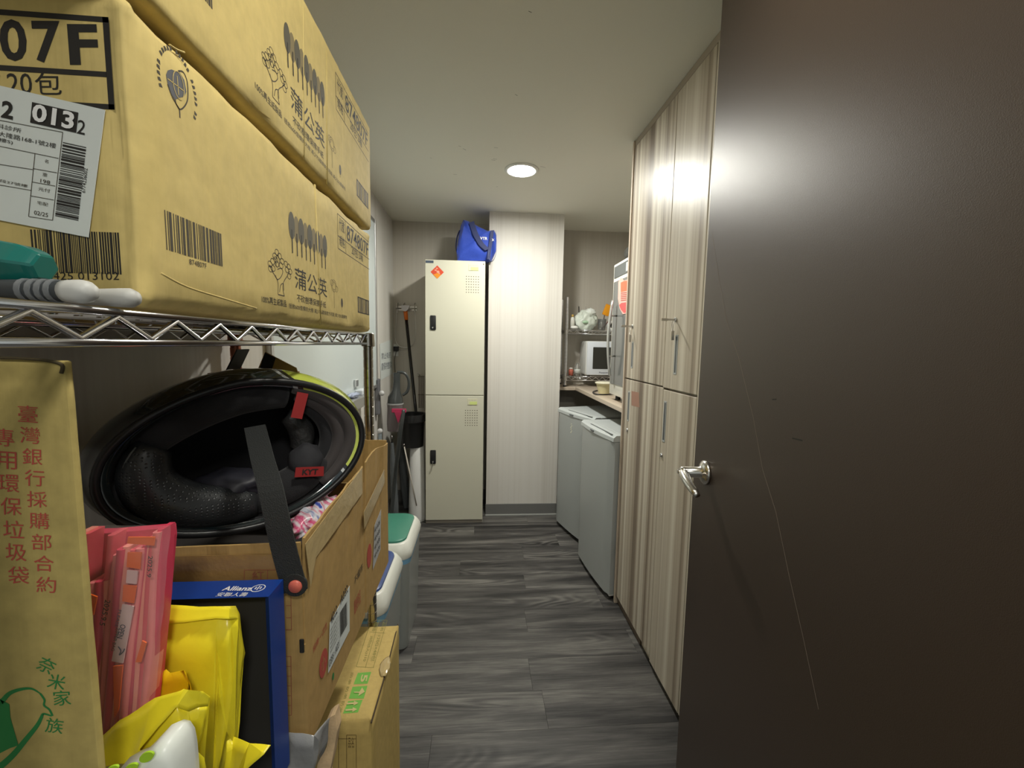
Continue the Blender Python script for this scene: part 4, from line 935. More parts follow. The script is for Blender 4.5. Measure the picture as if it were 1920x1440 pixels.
cb, cbb = opencarton('open_carton', 'open brown carton with film-covered label, just beyond the helmet carton', -.425, AX+.001, AYS+.010, AY1, AZ0, .858, dict(R=lambda k: 1.002+.008*math.sin(k*5), N=lambda k: .96, F=lambda k: 1.0, L=lambda k: .98), CARD2, 6, skip=())
# print and label on side of A
AXp = AX
polys(ca, 'shipping_label', [[pt(*q, x=AXp+.001) for q in [(618, 1168), (655, 1098), (655, 1182), (615, 1262)]]], N_, PAPER, .0003, .0004)
AXl = AXp+.0025
polys(ca, 'label_barcode', barcode(pt(638, 1194, x=AXl), pt(651, 1171, x=AXl)-pt(638, 1194, x=AXl), V((0, 0, .044)), 12, 4), N_, INK, .0003, .0001)
side_text(ca, '4012', 619, 1155, 632, 1146, AXl, INK, .02) if False else None
def side_text2(parent, st, a, b, h, X, m, bold=0):
    A, B = pt(*a, x=X), pt(*b, x=X); return lettering(parent, st, A, V((0, B.y-A.y, 0)), (0, 0, h), m, bold)
side_text2(ca, '4012', (620, 1172), (632, 1150), .016, AXl, INK, .02); side_text2(ca, 'A032', (638, 1135), (652, 1112), .015, AXl, INK, .02); side_text2(ca, 'D355 · A021', (617, 1252), (636, 1216), .012, AXl, INK, .01)
for k in range(6): side_text2(ca, '高雄市三民路上批 27', (619, 1186+k*8), (634, 1157+k*8), .004, AXl, INKG)
def disc(parent, cpx, cpy, X, a, b, m, txt=None):
    polys(parent, 'round_mark', [ellipse(pt(cpx, cpy, x=X), YP, ZP, a, b, 24)], N_, m, .0006, .0002)
    if txt:
        c = pt(cpx, cpy, x=X+.0012); lettering(parent, txt, c+V((0, -a*.5, -b*.5)), (0, a, 0), (0, 0, b), CARD2, .01)
disc(ca, 606, 1243, AXp, .0165, .021, RED, '小'); disc(cb, 692, 1042, AX+.001, .018, .026, RED)
disc(ca, 624, 1268, AXp, .004, .006, GREENP)
side_text2(ca, '純棉·一次性', (587, 1226), (613, 1172), .012, AXp, RED, 0)
side_text2(ca, '醫療用品', (664, 1155), (676, 1128), .030, AXp, RED, 0); side_text2(ca, '不織布', (664, 1100), (680, 1065), .018, AXp, INKG, 0)
# B label under film
polys(cb, 'film_label', [[pt(*q, x=AX+.002) for q in [(702, 985), (714, 955), (713, 1030), (699, 1068)]]], N_, mat('silvery_label', (.50, .50, .50), .3, bump=.6, bscale=90), .0003, .0004)
for k in range(4): side_text2(cb, '40-A38', (702, 1000+k*16), (712, 975+k*16), .010, AX+.0032, INK)
# tape on the flaps, the darker tape strips
tpA = [[pt(*q, x=AX+.0045) for q in [(572, 1020), (678, 878), (679, 925), (592, 1045), (582, 1100)]]]
P('tape_strip', prism(tpA[0], N_, .0006), mat('clear_tape', (.50, .37, .17), .18, spec=.7, bump=.7, bscale=55), ca)
tpB = [pt(*q, x=AX+.006) for q in [(682, 960), (720, 880), (721, 905), (683, 992)]]
P('tape_strip', prism(tpB, N_, .0006), mat('clear_tape_b', (.46, .34, .16), .18, spec=.7, bump=.7, bscale=55), cb)
# near face print of A
NA = AY0
def na(px, py): return pt(px, py, y=NA-.0005)
polys(ca, 'end_tape', [[na(*q) for q in [(325, 1040), (545, 1035), (548, 1090), (330, 1094)]]], NN, TAPE, .004, .0005)
L = []
for (a, b) in (((462, 1065), (462, 1092)), ((505, 1065), (505, 1092)), ((462, 1065), (528, 1065))): L += line_poly([na(*a), na(*b)], .0008, NN)
polys(ca, 'printed_grid', L, NN, REDP, .0050, .0001); end_text(ca, '紅', 473, 1070, 496, 1088, NA-.0060, REDP, 0)
L = []
for (y0_, y1_, nn) in ((1112, 1180, 3), (1230, 1340, 6)):
    L += line_poly([na(536, y0_), na(546, y0_), na(547, y1_), na(536, y1_)], .0008, NN)
    for k in range(1, nn): yy = y0_+(y1_-y0_)*k/nn; L += line_poly([na(537, yy), na(546.5, yy)], .0008, NN)
polys(ca, 'printed_grid', L, NN, REDP, .0008, .0001)
P('torn_corner', bx((AX-.007, AY0-.0015, .822), (AX-.001, AY0-.0004, .842), .001, 1), INK, ca)
# contents of A
tag(obj('printed_pack', blob((-.280, .725, .945), .034, .070, .022, 3, .3, 2.4, 4), stripes('pink_white_pack', [(.70, .72, .75), (.72, .74, .76), (.60, .06, .18), (.72, .73, .76), (.05, .08, .40)], (0, 1), (60, 30), .25, 40), smooth=True), 'white plastic pack with pink and blue print inside the helmet carton', 'package')
tag(obj('packing_paper', bx((-.57, .60, AZ0+.006), (-.26, .83, .89), .015, 2), mat('dark_filler_paper', (.06, .05, .045), .8)), 'dark wrapped goods filling the helmet carton below the white pack', 'package')

# tall carton behind
cc, ccb = opencarton('tall_carton', 'brown carton with raised black-printed flap standing behind the helmet', -.600, -.445, .965, 1.065, AZ0, 1.175, dict(R=lambda k: 1.18, N=lambda k: 1.18, F=lambda k: 1.18, L=lambda k: 1.18), CARD2, 4, skip=('R', 'N', 'F', 'L'))
fy = .972
fl = [pt(*q, y=fy) for q in [(480, 700), (497, 660), (555, 690), (559, 704), (540, 712)]]
f_ = P('raised_flap', prism(fl, (0, 1, 0), .004), CARD2, cc)
P('black_print', prism([pt(*q, y=fy-.0005) for q in [(484, 700), (497, 661), (517, 671), (507, 702)]], (0, -1, 0), .0004), INK, cc)
P('thin_flap', prism([pt(*q, y=fy) for q in [(417, 706), (443, 655), (445, 656), (424, 700)]], (0, 1, 0), .05), mat('dark_flap', (.03, .03, .025), .6), cc)

# ---------------------------------------------------------------- HELMET
hcn = V((-.361, .680, 1.066)); aA = V((.78, .62, .0)).normalized(); cB = V((-aA.y, aA.x, 0)); bU = V((0, 0, 1))
tilt = Matrix.Rotation(math.radians(-6), 3, cB); aA = tilt @ aA; bU = tilt @ bU
cB = (cB+V((0, 0, .05))).normalized()
HA, HB = .184, .121
def hpnt(s, t, d):   # scale, angle, depth into the helmet
    a, b = math.cos(t), math.sin(t)
    ex = 1.0
    sh_ = 1-.10*max(0, -a)*abs(b)        # chin end slightly pointed
    return hcn+aA*(a*HA*s)+bU*(b*HB*s*sh_)+cB*d
hel = thing('motorcycle_helmet', 'black full-face motorcycle helmet lying on its side, opening towards the aisle', 'helmet', hcn-bU*HB)
def shellmesh(prof, n=64, cap=True):
    bm = nb(); R = []
    for s, d in prof: R.append([bm.verts.new(hpnt(s, 2*math.pi*k/n, d)) for k in range(n)])
    for A, B in zip(R, R[1:]):
        for k in range(n): bm.faces.new((A[k], A[(k+1) % n], B[(k+1) % n], B[k]))
    if cap: bm.faces.new(R[-1])
    return bm
prof = [(.90, .004), (.955, -.002), (.985, .0), (1.0, .012)]+[(math.cos(math.asin(min(1, (t-.05)/.195)))*1.09 if t > .05 else 1.0+.09*(t-.012)/.038, t) for t in [.03, .05, .08, .11, .14, .17, .20, .22, .235, .243]]
prof[-1] = (.05, .245)
HM = mat('black_gloss_shell', (.006, .010, .011), .12, coat=.6)
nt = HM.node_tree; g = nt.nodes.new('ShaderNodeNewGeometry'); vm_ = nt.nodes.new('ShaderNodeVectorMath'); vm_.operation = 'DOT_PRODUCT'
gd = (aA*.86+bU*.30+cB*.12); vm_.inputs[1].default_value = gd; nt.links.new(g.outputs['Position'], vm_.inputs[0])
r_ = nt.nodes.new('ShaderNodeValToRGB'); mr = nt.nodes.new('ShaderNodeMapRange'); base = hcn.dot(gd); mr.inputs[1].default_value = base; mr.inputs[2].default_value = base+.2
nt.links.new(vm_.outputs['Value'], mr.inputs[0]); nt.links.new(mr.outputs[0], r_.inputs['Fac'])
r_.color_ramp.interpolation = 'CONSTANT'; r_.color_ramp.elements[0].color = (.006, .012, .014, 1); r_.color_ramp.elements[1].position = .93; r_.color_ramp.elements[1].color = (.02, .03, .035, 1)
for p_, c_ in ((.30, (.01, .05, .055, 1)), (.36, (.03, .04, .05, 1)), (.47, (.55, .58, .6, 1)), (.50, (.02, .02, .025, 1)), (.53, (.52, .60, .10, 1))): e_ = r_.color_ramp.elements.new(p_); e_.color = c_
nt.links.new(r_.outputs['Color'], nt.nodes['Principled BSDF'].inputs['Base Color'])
P('shell', shellmesh(prof), HM, hel, smooth=True)
P('rim_trim', tube([hpnt(.975, 2*math.pi*k/72, -.001) for k in range(72)], .0058, 8, closed=True), mat('rim_rubber', (.012, .012, .013), .35), hel, smooth=True)
LINER = mat('black_liner_fabric', (.012, .012, .014), .9, sheen=.15, bump=.3, bscale=500)
P('liner', shellmesh([(.95, .004), (.90, .02), (.84, .05), (.78, .09), (.66, .13), (.45, .17), (.2, .185), (.02, .188)]), LINER, hel, smooth=True)
def arc_pad(name, t0, t1, s, d, r, m, sx=1, sy=1, n=22, rs=None):
    pts = [hpnt(s, math.radians(t0+(t1-t0)*i/n), d) for i in range(n+1)]
    rr_ = [r*(.35+.65*math.sin(math.pi*min(1, max(0, i/n*.92+.04)))**.45) for i in range(n+1)]
    return P(name, tube(pts, rr_, 14, sx=sx, sy=sy), m, hel, smooth=True)
VIN = mat('perforated_vinyl', (.022, .024, .026), .35, spec=.6); nt = VIN.node_tree
vo = nt.nodes.new('ShaderNodeTexVoronoi'); vo.inputs['Scale'].default_value = 210; g = nt.nodes.new('ShaderNodeNewGeometry'); nt.links.new(g.outputs['Position'], vo.inputs['Vector'])
vo.inputs['Randomness'].default_value = .15
bp = nt.nodes.new('ShaderNodeBump'); bp.inputs['Strength'].default_value = .8; bp.inputs['Distance'].default_value = .001; mrr = nt.nodes.new('ShaderNodeMapRange'); mrr.inputs[1].default_value = .0; mrr.inputs[2].default_value = .35
nt.links.new(vo.outputs['Distance'], mrr.inputs[0]); nt.links.new(mrr.outputs[0], bp.inputs['Height']); nt.links.new(bp.outputs['Normal'], nt.nodes['Principled BSDF'].inputs['Normal'])
arc_pad('chin_curtain', 150, 268, .70, .018, .030, VIN, 1.0, 1.2)
arc_pad('piping', 150, 262, .83, .004, .002, mat('grey_piping', (.10, .11, .11), .4), 1, 1)
arc_pad('upper_cheek_pad', 60, 158, .74, .03, .026, LINER, 1, 1.1)
arc_pad('lower_cheek_pad', 262, 330, .70, .03, .028, LINER, 1, 1.1)
FAB = mat('grey_brown_fabric', (.045, .038, .038), .75, sheen=.2)
for i, (s, d, r) in enumerate(((.88, .012, .013), (.79, .022, .014), (.70, .034, .014))): arc_pad('neck_roll_fold', -52+i*4, 62-i*6, s, d, r, FAB if i < 2 else LINER, 1, 1)
arc_pad('ribbed_pad', -30, 40, .50, .06, .022, mat('ribbed_liner', (.03, .03, .03), .5, bump=1, bscale=120), 1, 1)
P('ear_pad', blob(hpnt(.58, math.radians(-38), .03), .030, .030, .034, 2, .12, 2, 3), mat('ear_pad_fabric', (.022, .022, .026), .8), hel, smooth=True)
P('lower_lining_fold', blob(hpnt(.50, math.radians(252), .055), .060, .045, .024, 5, .3, 2.4, 3), mat('navy_black_lining', (.018, .018, .026), .5), hel, smooth=True)
REDT = mat('red_tag', (.30, .02, .02), .6)
tA = hpnt(.60, math.radians(-44), -.004); ud = (aA*.96-bU*.26).normalized(); vd = (bU*.96+aA*.26).normalized(); nd_ = ud.cross(vd)
tgr = P('red_tag', prism([tA-ud*.024-vd*.0085, tA+ud*.024-vd*.0085, tA+ud*.022+vd*.0085, tA-ud*.024+vd*.008], nd_, .0015), REDT, hel)
lettering(tgr, 'KYT', tA-ud*.013-vd*.005+nd_*.0018, ud*.026, vd*.010, INK, .03, .0004)
tB = hpnt(.70, math.radians(52), -.0); ud2 = (bU*.93+aA*.36).normalized(); vd2 = (-aA*.93+bU*.36).normalized(); nd2 = ud2.cross(vd2)
if nd2.dot(cB) > 0: nd2 = -nd2
tgr2 = P('red_tag', prism([tB-ud2*.022-vd2*.009, tB+ud2*.022-vd2*.009, tB+ud2*.022+vd2*.009, tB-ud2*.022+vd2*.009], nd2, .0015), REDT, hel)
lettering(tgr2, 'KYT', tB-ud2*.004+vd2*.005-nd2*-.0018, ud2*.020, -vd2*.010, mat('tag_pink', (.5, .08, .08), .6), .03, .0004)
P('metal_glint', tube(smooth_path([hpnt(.45, math.radians(250), .03), hpnt(.40, math.radians(262), .028), hpnt(.42, math.radians(275), .03)]), .0022, 6), CHROME, hel, smooth=True)
WEB = mat('black_webbing', (.022, .024, .024), .65, bump=.6, bscale=700)
sp_l = [(pt(478, 800, y=.66)), pt(492, 860, y=.60), pt(506, 910, y=.56), pt(520, 975, y=.5455), pt(535, 1040, y=.5435), pt(554, 1108, y=.5435)]
wv = [V((.030, 0, .004))]*6
spl = smooth_path(sp_l, 5)
P('chin_strap', ribbon(spl, V((.0315, .0, .006)), .0022), WEB, hel)
ec = pt(554, 1096, y=.5435)
P('strap_end', lathe([(.0155, -.001), (.0158, .0018), (.0150, .0022)], Mx(ec, (1, 0, 0), (0, 0, 1), (0, -1, 0)), 24), WEB, hel)
P('red_snap', lathe([(.0085, .0022), (.0090, .0034), (.0075, .0055), (.001, .0060)], Mx(ec+V((.001, 0, -.001)), (1, 0, 0), (0, 0, 1), (0, -1, 0)), 24), mat('coral_snap', (.62, .14, .10), .35), hel, smooth=True)

# ---------------------------------------------------------------- kraft carton, far left
KY = .335; KX1 = -.309
kr, krb = carton('bin_liner_carton', 'flattened tall kraft carton with red vertical characters and green leaf logo, far left', -.56, KX1, KY, KY+.007, AZ0+.001, 1.232, KRAFT, .0022, 3, .0002)
def kp(px, py): return pt(px, py, y=KY)
P('top_gap_shade', tube(smooth_path([kp(127, 700)+V((-.004, -.0005, 0)), kp(117, 684)+V((0, -.0005, 0)), kp(90, 676)+V((0, -.001, 0)), kp(45, 672)+V((0, -.001, 0)), kp(0, 671)+V((0, -.001, 0))]), .0012, 6), mat('dark_slit', (.06, .045, .02), .8), kr, smooth=True)  # dark tube drawn in for the shade of the gap at the top
def kchar(ch, cx, cy, wpx, hpx, m, ang=0, bold=.008):
    c = kp(cx, cy); s = (kp(cx+1, cy)-c).length; a = math.radians(ang)
    u = V((math.cos(a), 0, -math.sin(a)))*wpx*s; v = V((math.sin(a), 0, math.cos(a)))*hpx*s
    return lettering(kr, ch, c-u/2-v/2, u, v, m, bold)
for i, ch in enumerate('臺灣銀行採購部合約'):
    kchar(ch, 53+4.3*i+ (0), 776+40*i, 37, 34, RED, 4)
for i, ch in enumerate('專用環保垃圾袋'):
    kchar(ch, 6+4.6*i+2, 820+43*i, 39, 37, RED, 4)
for ch, cx, cy, an in (('奈', 88, 1247, 32), ('米', 107, 1278, 15), ('家', 117, 1308, 0), ('族', 103, 1360, 12)): kchar(ch, cx, cy, 33, 33, GREENP, an, .012)
lg = [kp(*q) for q in [(-60, 1440), (-40, 1370), (0, 1310), (18, 1320), (20, 1345), (35, 1397), (20, 1402), (0, 1412), (-10, 1450)]]
polys(kr, 'logo_print', [lg], NN, GREENP)
L = []
o_ = smooth_path([kp(*q) for q in [(-40, 1345), (0, 1318), (18, 1300), (40, 1292), (60, 1291), (76, 1300)]], 6)
ww = [.004, .0038, .0035, .003, .002, .001]
for i in range(len(o_)-1): L += line_poly([o_[i], o_[i+1]], .0042*(1-i/len(o_))+.0006, NN)
o_ = smooth_path([kp(*q) for q in [(-20, 1445), (0, 1437), (25, 1415), (50, 1385), (70, 1360), (78, 1345), (82, 1338), (97, 1342)]], 6)
for i in range(len(o_)-1): L += line_poly([o_[i], o_[i+1]], .0052*(1-i/len(o_))+.0008, NN)
L += line_poly(smooth_path([kp(*q) for q in [(76, 1300), (84, 1312), (83, 1322), (93, 1330), (99, 1342)]], 5), .0015, NN)
polys(kr, 'logo_strokes', L, NN, GREENP)

# ---------------------------------------------------------------- blue frame
BY = .50
fx0, fx1, fz0, fz1 = -.455, -.2535, AZ0+.001, .939
BLF = mat('royal_blue_board', (.006, .045, .27), .4, spec=.5)
bf = thing('blue_display_box', 'blue box frame with dark inside and white printed name, standing behind the yellow bags', 'box', (fx1, BY, fz0))
dpt_ = .038; mw_ = .016
def mitre(a, b, c, d, name='frame_side'):   # outer a,b at front; inner c,d set back
    bm = nb(); return bm
fo = [V((fx0, BY, fz0)), V((fx1, BY, fz0)), V((fx1, BY, fz1)), V((fx0, BY, fz1))]
inn = [V((fx0+.009, BY+.010, fz0+.009)), V((fx1-.009, BY+.010, fz0+.009)), V((fx1-.009, BY+.010, fz1-.007)), V((fx0+.009, BY+.010, fz1-.007))]
for i in range(4):
    j = (i+1) % 4; a, b, c, d = fo[i], fo[j], inn[j], inn[i]; Y2 = V((0, BY+dpt_, 0))
    def back(q): return V((q.x, BY+dpt_, q.z))
    bm = nb(); vs = [bm.verts.new(q) for q in (a, b, c, d, back(a), back(b), back(c), back(d))]
    for f in ((0, 1, 2, 3), (4, 7, 6, 5), (0, 4, 5, 1), (3, 2, 6, 7), (0, 3, 7, 4), (1, 5, 6, 2)): bm.faces.new([vs[k] for k in f])
    P('frame_side', bm, BLF, bf)
P('dark_inside', bx((fx0+.0091, BY+.020, fz0+.0091), (fx1-.0091, BY+.0375, fz1-.0071)), mat('charcoal_foam', (.028, .026, .022), .8), bf)
def tp(px, py): return pt(px, py, z=fz1)
lettering(bf, 'Allianz', tp(415, 1108), tp(469, 1108)-tp(415, 1108), V((.0, .0095, 0)), WHITEP, .02, .0004)
lettering(bf, '安聯人壽', tp(403, 1119), tp(460, 1119)-tp(403, 1119), V((.0, .0085, 0)), WHITEP, .02, .0004)
cq = tp(484, 1103); e = ellipse(cq, XP, YP, .0078, .0075, 20)
polys(bf, 'round_emblem', line_poly(e+[e[0]], .0011, ZP)+line_poly([cq-XP*.003-YP*.002, cq-XP*.003+YP*.003], .0014, ZP)+line_poly([cq-YP*.004, cq+YP*.005], .0014, ZP)+line_poly([cq+XP*.003-YP*.002, cq+XP*.003+YP*.003], .0014, ZP), ZP, WHITEP)

# ---------------------------------------------------------------- yellow bags
YEL = mat('yellow_bag_film', (.92, .78, .03), .28, spec=.5, bump=.35, bscale=45, trans=.0)
YEL.node_tree.nodes['Principled BSDF'].inputs['Subsurface Weight'].default_value = 0
def sheet(parent, name, polyl, m, th=.0006, crumple=.0015, cuts=3):
    """folded film: facets given by corner points with real depths"""
    bm = nb(); key = {}
    def vt(q):
        k = tuple(q)
        if k not in key: key[k] = bm.verts.new(pt(q[0], q[1], y=q[2]))
        return key[k]
    for f in polyl: bm.faces.new([vt(q) for q in f])
    bmesh.ops.triangulate(bm, faces=[f for f in bm.faces if len(f.verts) > 4])
    bmesh.ops.subdivide_edges(bm, edges=bm.edges[:], cuts=cuts, use_grid_fill=True)
    for v in bm.verts: v.co += V((noise.noise(v.co*40), noise.noise(v.co*40+V((9, 0, 0))), noise.noise(v.co*40+V((0, 9, 0)))))*crumple
    bmesh.ops.recalc_face_normals(bm, faces=bm.faces)
    o = P(name, bm, m, parent, auto=25)
    md = o.modifiers.new('t', 'SOLIDIFY'); md.thickness = th; md.offset = 0; return o
yb1 = thing('yellow_bag', 'flat yellow plastic bag with rolled top standing before the blue frame', 'bag', pt(400, 1440, y=.46), 'yellow plastic bags')
def g(px, py, Y): return (px, py, Y)
F1 = [[g(250, 1142, .455), g(320, 1135, .455), g(430, 1138, .455), g(430, 1160, .447), g(320, 1168, .447), g(250, 1170, .447)],       # rolled hem front
      [g(250, 1170, .450), g(320, 1168, .450), g(405, 1163, .450), g(410, 1300, .452), g(395, 1480, .452), g(250, 1480, .446)],   # front
      [g(405, 1163, .450), g(430, 1160, .453), g(447, 1160, .460), g(443, 1230, .458), g(425, 1370, .458), g(400, 1480, .458), g(395, 1480, .452), g(410, 1300, .452)],
      [g(430, 1138, .455), g(442, 1137, .468), g(449, 1152, .468), g(447, 1160, .460), g(430, 1160, .447)],
      [g(449, 1152, .468), g(458, 1224, .478), g(450, 1290, .474), g(437, 1370, .470), g(440, 1400, .468), g(425, 1370, .458), g(443, 1230, .458), g(447, 1160, .460)]]
sheet(yb1, 'film_front', F1, YEL)
sheet(yb1, 'film_back', [[g(250, 1140, .470), g(442, 1137, .470), g(457, 1224, .481), g(440, 1480, .474), g(250, 1480, .474)]], YEL)
sheet(yb1, 'bottom_flare', [[g(437, 1380, .466), g(470, 1394, .452), g(508, 1396, .446), g(495, 1412, .440), g(455, 1450, .440), g(430, 1480, .452)], [g(437, 1380, .466), g(430, 1480, .452), g(415, 1480, .458), g(425, 1390, .460)]], YEL)
yb2 = thing('yellow_bag', 'nearer yellow plastic bag folded over in front of the pink bundle', 'bag', pt(300, 1440, y=.40), 'yellow plastic bags')
F2 = [[g(178, 1392, .400), g(225, 1350, .398), g(290, 1310, .394), g(345, 1291, .392), g(355, 1292, .392), g(330, 1325, .386), g(262, 1405, .380), g(240, 1432, .380), g(180, 1437, .388)],
      [g(345, 1291, .392), g(380, 1296, .394), g(393, 1309, .398), g(390, 1325, .400), g(372, 1327, .396), g(352, 1334, .392), g(330, 1325, .386), g(355, 1292, .392)],
      [g(352, 1334, .3935), g(372, 1327, .397), g(390, 1325, .401), g(379, 1376, .401), g(370, 1412, .401), g(372, 1480, .401), g(300, 1480, .396), g(262, 1405, .386), g(330, 1325, .389)],
      [g(180, 1437, .388), g(240, 1432, .380), g(262, 1405, .380), g(300, 1480, .396), g(180, 1480, .392)]]
sheet(yb2, 'film_front', F2, YEL)
sheet(yb2, 'film_back', [[g(178, 1385, .412), g(345, 1290, .404), g(393, 1308, .410), g(380, 1480, .412), g(178, 1480, .412)]], YEL)
yb3 = thing('yellow_bag', 'small orange-yellow crumpled bag between the pink bundle and the rolled yellow bag', 'bag', pt(330, 1330, y=.43), 'yellow plastic bags')
YOR = mat('orange_yellow_film', (.88, .58, .01), .3, bump=.4, bscale=45)
sheet(yb3, 'film', [[g(290, 1270, .436), g(312, 1254, .434), g(321, 1261, .432), g(345, 1256, .430), g(352, 1275, .428), g(358, 1300, .428), g(362, 1345, .430), g(270, 1350, .432)], [g(345, 1256, .430), g(350, 1258, .44), g(366, 1345, .442), g(362, 1345, .430), g(358, 1300, .428), g(352, 1275, .428)]], YOR)
yb4 = thing('yellow_bag', 'lowest yellow bag fold at the bottom edge beside the white plastic bottle', 'bag', pt(365, 1440, y=.39), 'yellow plastic bags')
sheet(yb4, 'film', [[g(345, 1412, .376), g(370, 1412, .380), g(382, 1422, .384), g(376, 1490, .388), g(335, 1490, .378)], [g(382, 1422, .384), g(400, 1480, .398), g(376, 1490, .388)]], YEL)

# ---------------------------------------------------------------- pink bundle
pkb = thing('pink_bag_bundle', 'bundle of folded pink zip bags with orange ends inside clear wrapping', 'bundle', pt(240, 1400, y=.43))
PKS = [mat('pink_film_a', (.72, .10, .13), .3, bump=.3, bscale=60), mat('pink_film_b', (.80, .22, .22), .3, bump=.3, bscale=60), mat('pink_film_c', (.62, .05, .10), .3, bump=.3, bscale=60), mat('salmon_film', (.85, .30, .24), .3)]
ORG = mat('orange_seal', (.85, .13, .01), .35)
rnd = random.Random(11)
tops = [(108, 1005), (122, 1003), (136, 1010), (150, 1000), (163, 1000), (176, 1092), (186, 1090), (196, 1088), (207, 1003), (218, 1040), (228, 1030), (240, 1024), (252, 1030), (262, 1028), (272, 1022), (281, 1016), (289, 1006), (296, 998), (303, 992)]
for i, (tx_, ty_) in enumerate(tops):
    wp = 12.5; yy = .418+.006*rnd.random(); bxp = 170+(tx_-108)*.62-8; 
    x_b = 100+(tx_-108)*.82 if tx_ < 200 else 175+(tx_-207)*1.02
    yb_ = 1405-(max(0, tx_-170))*.45
    th_ = .012+.006*rnd.random()
    m_ = PKS[i % 4]
    N2 = 8; bm = nb(); R = []
    for k in range(N2+1):
        t = k/N2; cx = tx_+(x_b-tx_)*t+2.2*math.sin(t*5+i); cy = ty_+(yb_-ty_)*t
        c = pt(cx, cy, y=yy-.010+.0*t); s_ = .0033+.0006*math.sin(i*2+k)
        R.append([bm.verts.new(c+V((-s_, 0, 0))), bm.verts.new(c+V((-s_*.5, -.0022, 0))), bm.verts.new(c+V((s_*.7, -.0018, 0))), bm.verts.new(c+V((s_, 0, 0))), bm.verts.new(c+V((s_*.9, .016, 0))), bm.verts.new(c+V((-s_, .016, 0)))])
    for A, B in zip(R, R[1:]):
        for k in range(6): bm.faces.new((A[k], A[(k+1) % 6], B[(k+1) % 6], B[k]))
    bm.faces.new(R[0][::-1]); bm.faces.new(R[-1])
    P('folded_bag', bm, m_, pkb, auto=60)
P('pink_stack', prism([pt(*q, y=.428) for q in [(100, 1002), (200, 1000), (314, 990), (316, 1010), (290, 1300), (270, 1380), (100, 1420)]], (0, 1, 0), .012), PKS[2], pkb)
def strip(name, q, m, Y=.4035, th=.0012): return P(name, prism([pt(*z, y=Y) for z in q], NN, th), m, pkb)
strip('orange_seal', [(241, 1035), (267, 1035), (264, 1066), (239, 1062)], ORG); strip('orange_seal', [(233, 1096), (257, 1098), (252, 1130), (231, 1126)], ORG)
strip('orange_seal', [(242, 1006), (292, 1006), (290, 1022), (240, 1018)], ORG); strip('orange_seal', [(168, 1112), (184, 1118), (177, 1152), (165, 1150)], ORG, .4025)
strip('white_panel', [(240, 1068), (260, 1070), (257, 1094), (238, 1092)], mat('pinkish_white', (.75, .50, .52), .4))
zp = strip('zip_label', [(231, 1132), (252, 1136), (232, 1242), (211, 1238)], mat('pale_pink_label', (.72, .52, .52), .4))
strip('orange_seal', [(214, 1248), (232, 1246), (224, 1330), (216, 1345)], ORG, .4045); strip('orange_seal', [(268, 1200), (276, 1204), (266, 1240), (256, 1240)], ORG, .4045)
def vtext(st, x0, y0, x1, y1, h, m, Y=.402, b=.01):
    a, bb = pt(x0, y0, y=Y), pt(x1, y1, y=Y); u = bb-a; n_ = V((-u.z, 0, u.x)).normalized(); 
    if n_.x < 0: n_ = -n_
    return lettering(zp, st, a, u, n_*h, m, b, 0)
vtext('OPEN', 226, 1170, 219, 1196, .005, DK, .4017); vtext('PLEASE', 222, 1143, 215, 1175, .0028, DK, .4017); vtext('ZIPPER BAG', 218, 1176, 208, 1220, .003, INKG, .4017)
vtext('2025.9.5', 197, 1124, 186, 1172, .005, INK, .4017); vtext('2025.9', 278, 1042, 275, 1082, .004, INK, .4017)
L = line_poly(smooth_path([pt(*q, y=.4015) for q in [(222, 1212), (227, 1220), (224, 1228), (231, 1222), (234, 1216)]], 4), .0010, NN); polys(zp, 'bird_mark', L, NN, DK, .0002, .0001)
FILMC = mat('clear_wrap', (.95, .85, .87), .10, bump=1, bscale=35, spec=1, alpha=.13)
bm = nb(); R = []
nU, nV = 22, 26
def wrapq(u, v):
    tl_, tr_, br_, bl_ = (95, 985), (320, 985), (285, 1380), (90, 1440)
    x_ = (tl_[0]*(1-u)+tr_[0]*u)*(1-v)+(bl_[0]*(1-u)+br_[0]*u)*v; y_ = (tl_[1]*(1-u)+tr_[1]*u)*(1-v)+(bl_[1]*(1-u)+br_[1]*u)*v
    return x_, y_
for j in range(nV+1):
    r = []
    for i in range(nU+1):
        u, v = i/nU, j/nV; x_, y_ = wrapq(u, v); Y = .398+.002*noise.noise(V((u*7, v*9, 0)))
        pass
        q = pt(x_, y_, y=.398); q.y = Y; r.append(bm.verts.new(q))
    R.append(r)
for A, B in zip(R, R[1:]):
    for k in range(nU): bm.faces.new((A[k], A[k+1], B[k+1], B[k]))
wrp = P('clear_wrapping', bm, FILMC, pkb, smooth=True); 

# ---------------------------------------------------------------- white plastic bottle
wbx = thing('white_pump_bottle', 'rounded white plastic bottle with lime green spots at the bottom edge', 'bottle', pt(290, 1440, y=.35)-V((0, 0, .25)))
wy = .352
oc = [pt(*q, y=wy) for q in [(222, 1445), (255, 1432), (272, 1415), (288, 1398), (303, 1382), (316, 1377), (330, 1380), (340, 1395), (345, 1420), (348, 1450)]]
lowz = ZM+.004
oc = [V((oc[0].x-.004, wy, lowz))]+oc+[V((oc[-1].x+.002, wy, lowz))]
cen = sum(oc, V())/len(oc); bm = nb(); R = []
for yy, k in ((-.014, .0), (-.014, .80), (-.011, .93), (-.004, 1), (.012, 1), (.02, .9), (.022, .0)):
    R.append([bm.verts.new(V((cen.x+(q.x-cen.x)*max(k, .02), wy+yy, lowz if q.z <= lowz+1e-6 else cen.z+(q.z-cen.z)*(max(k, .02) if q.z > cen.z else 1)))) for q in oc])
for A, B in zip(R, R[1:]):
    for k in range(len(oc)): bm.faces.new((A[k], A[(k+1) % len(oc)], B[(k+1) % len(oc)], B[k]))
bm.faces.new(R[0]); bm.faces.new(R[-1])
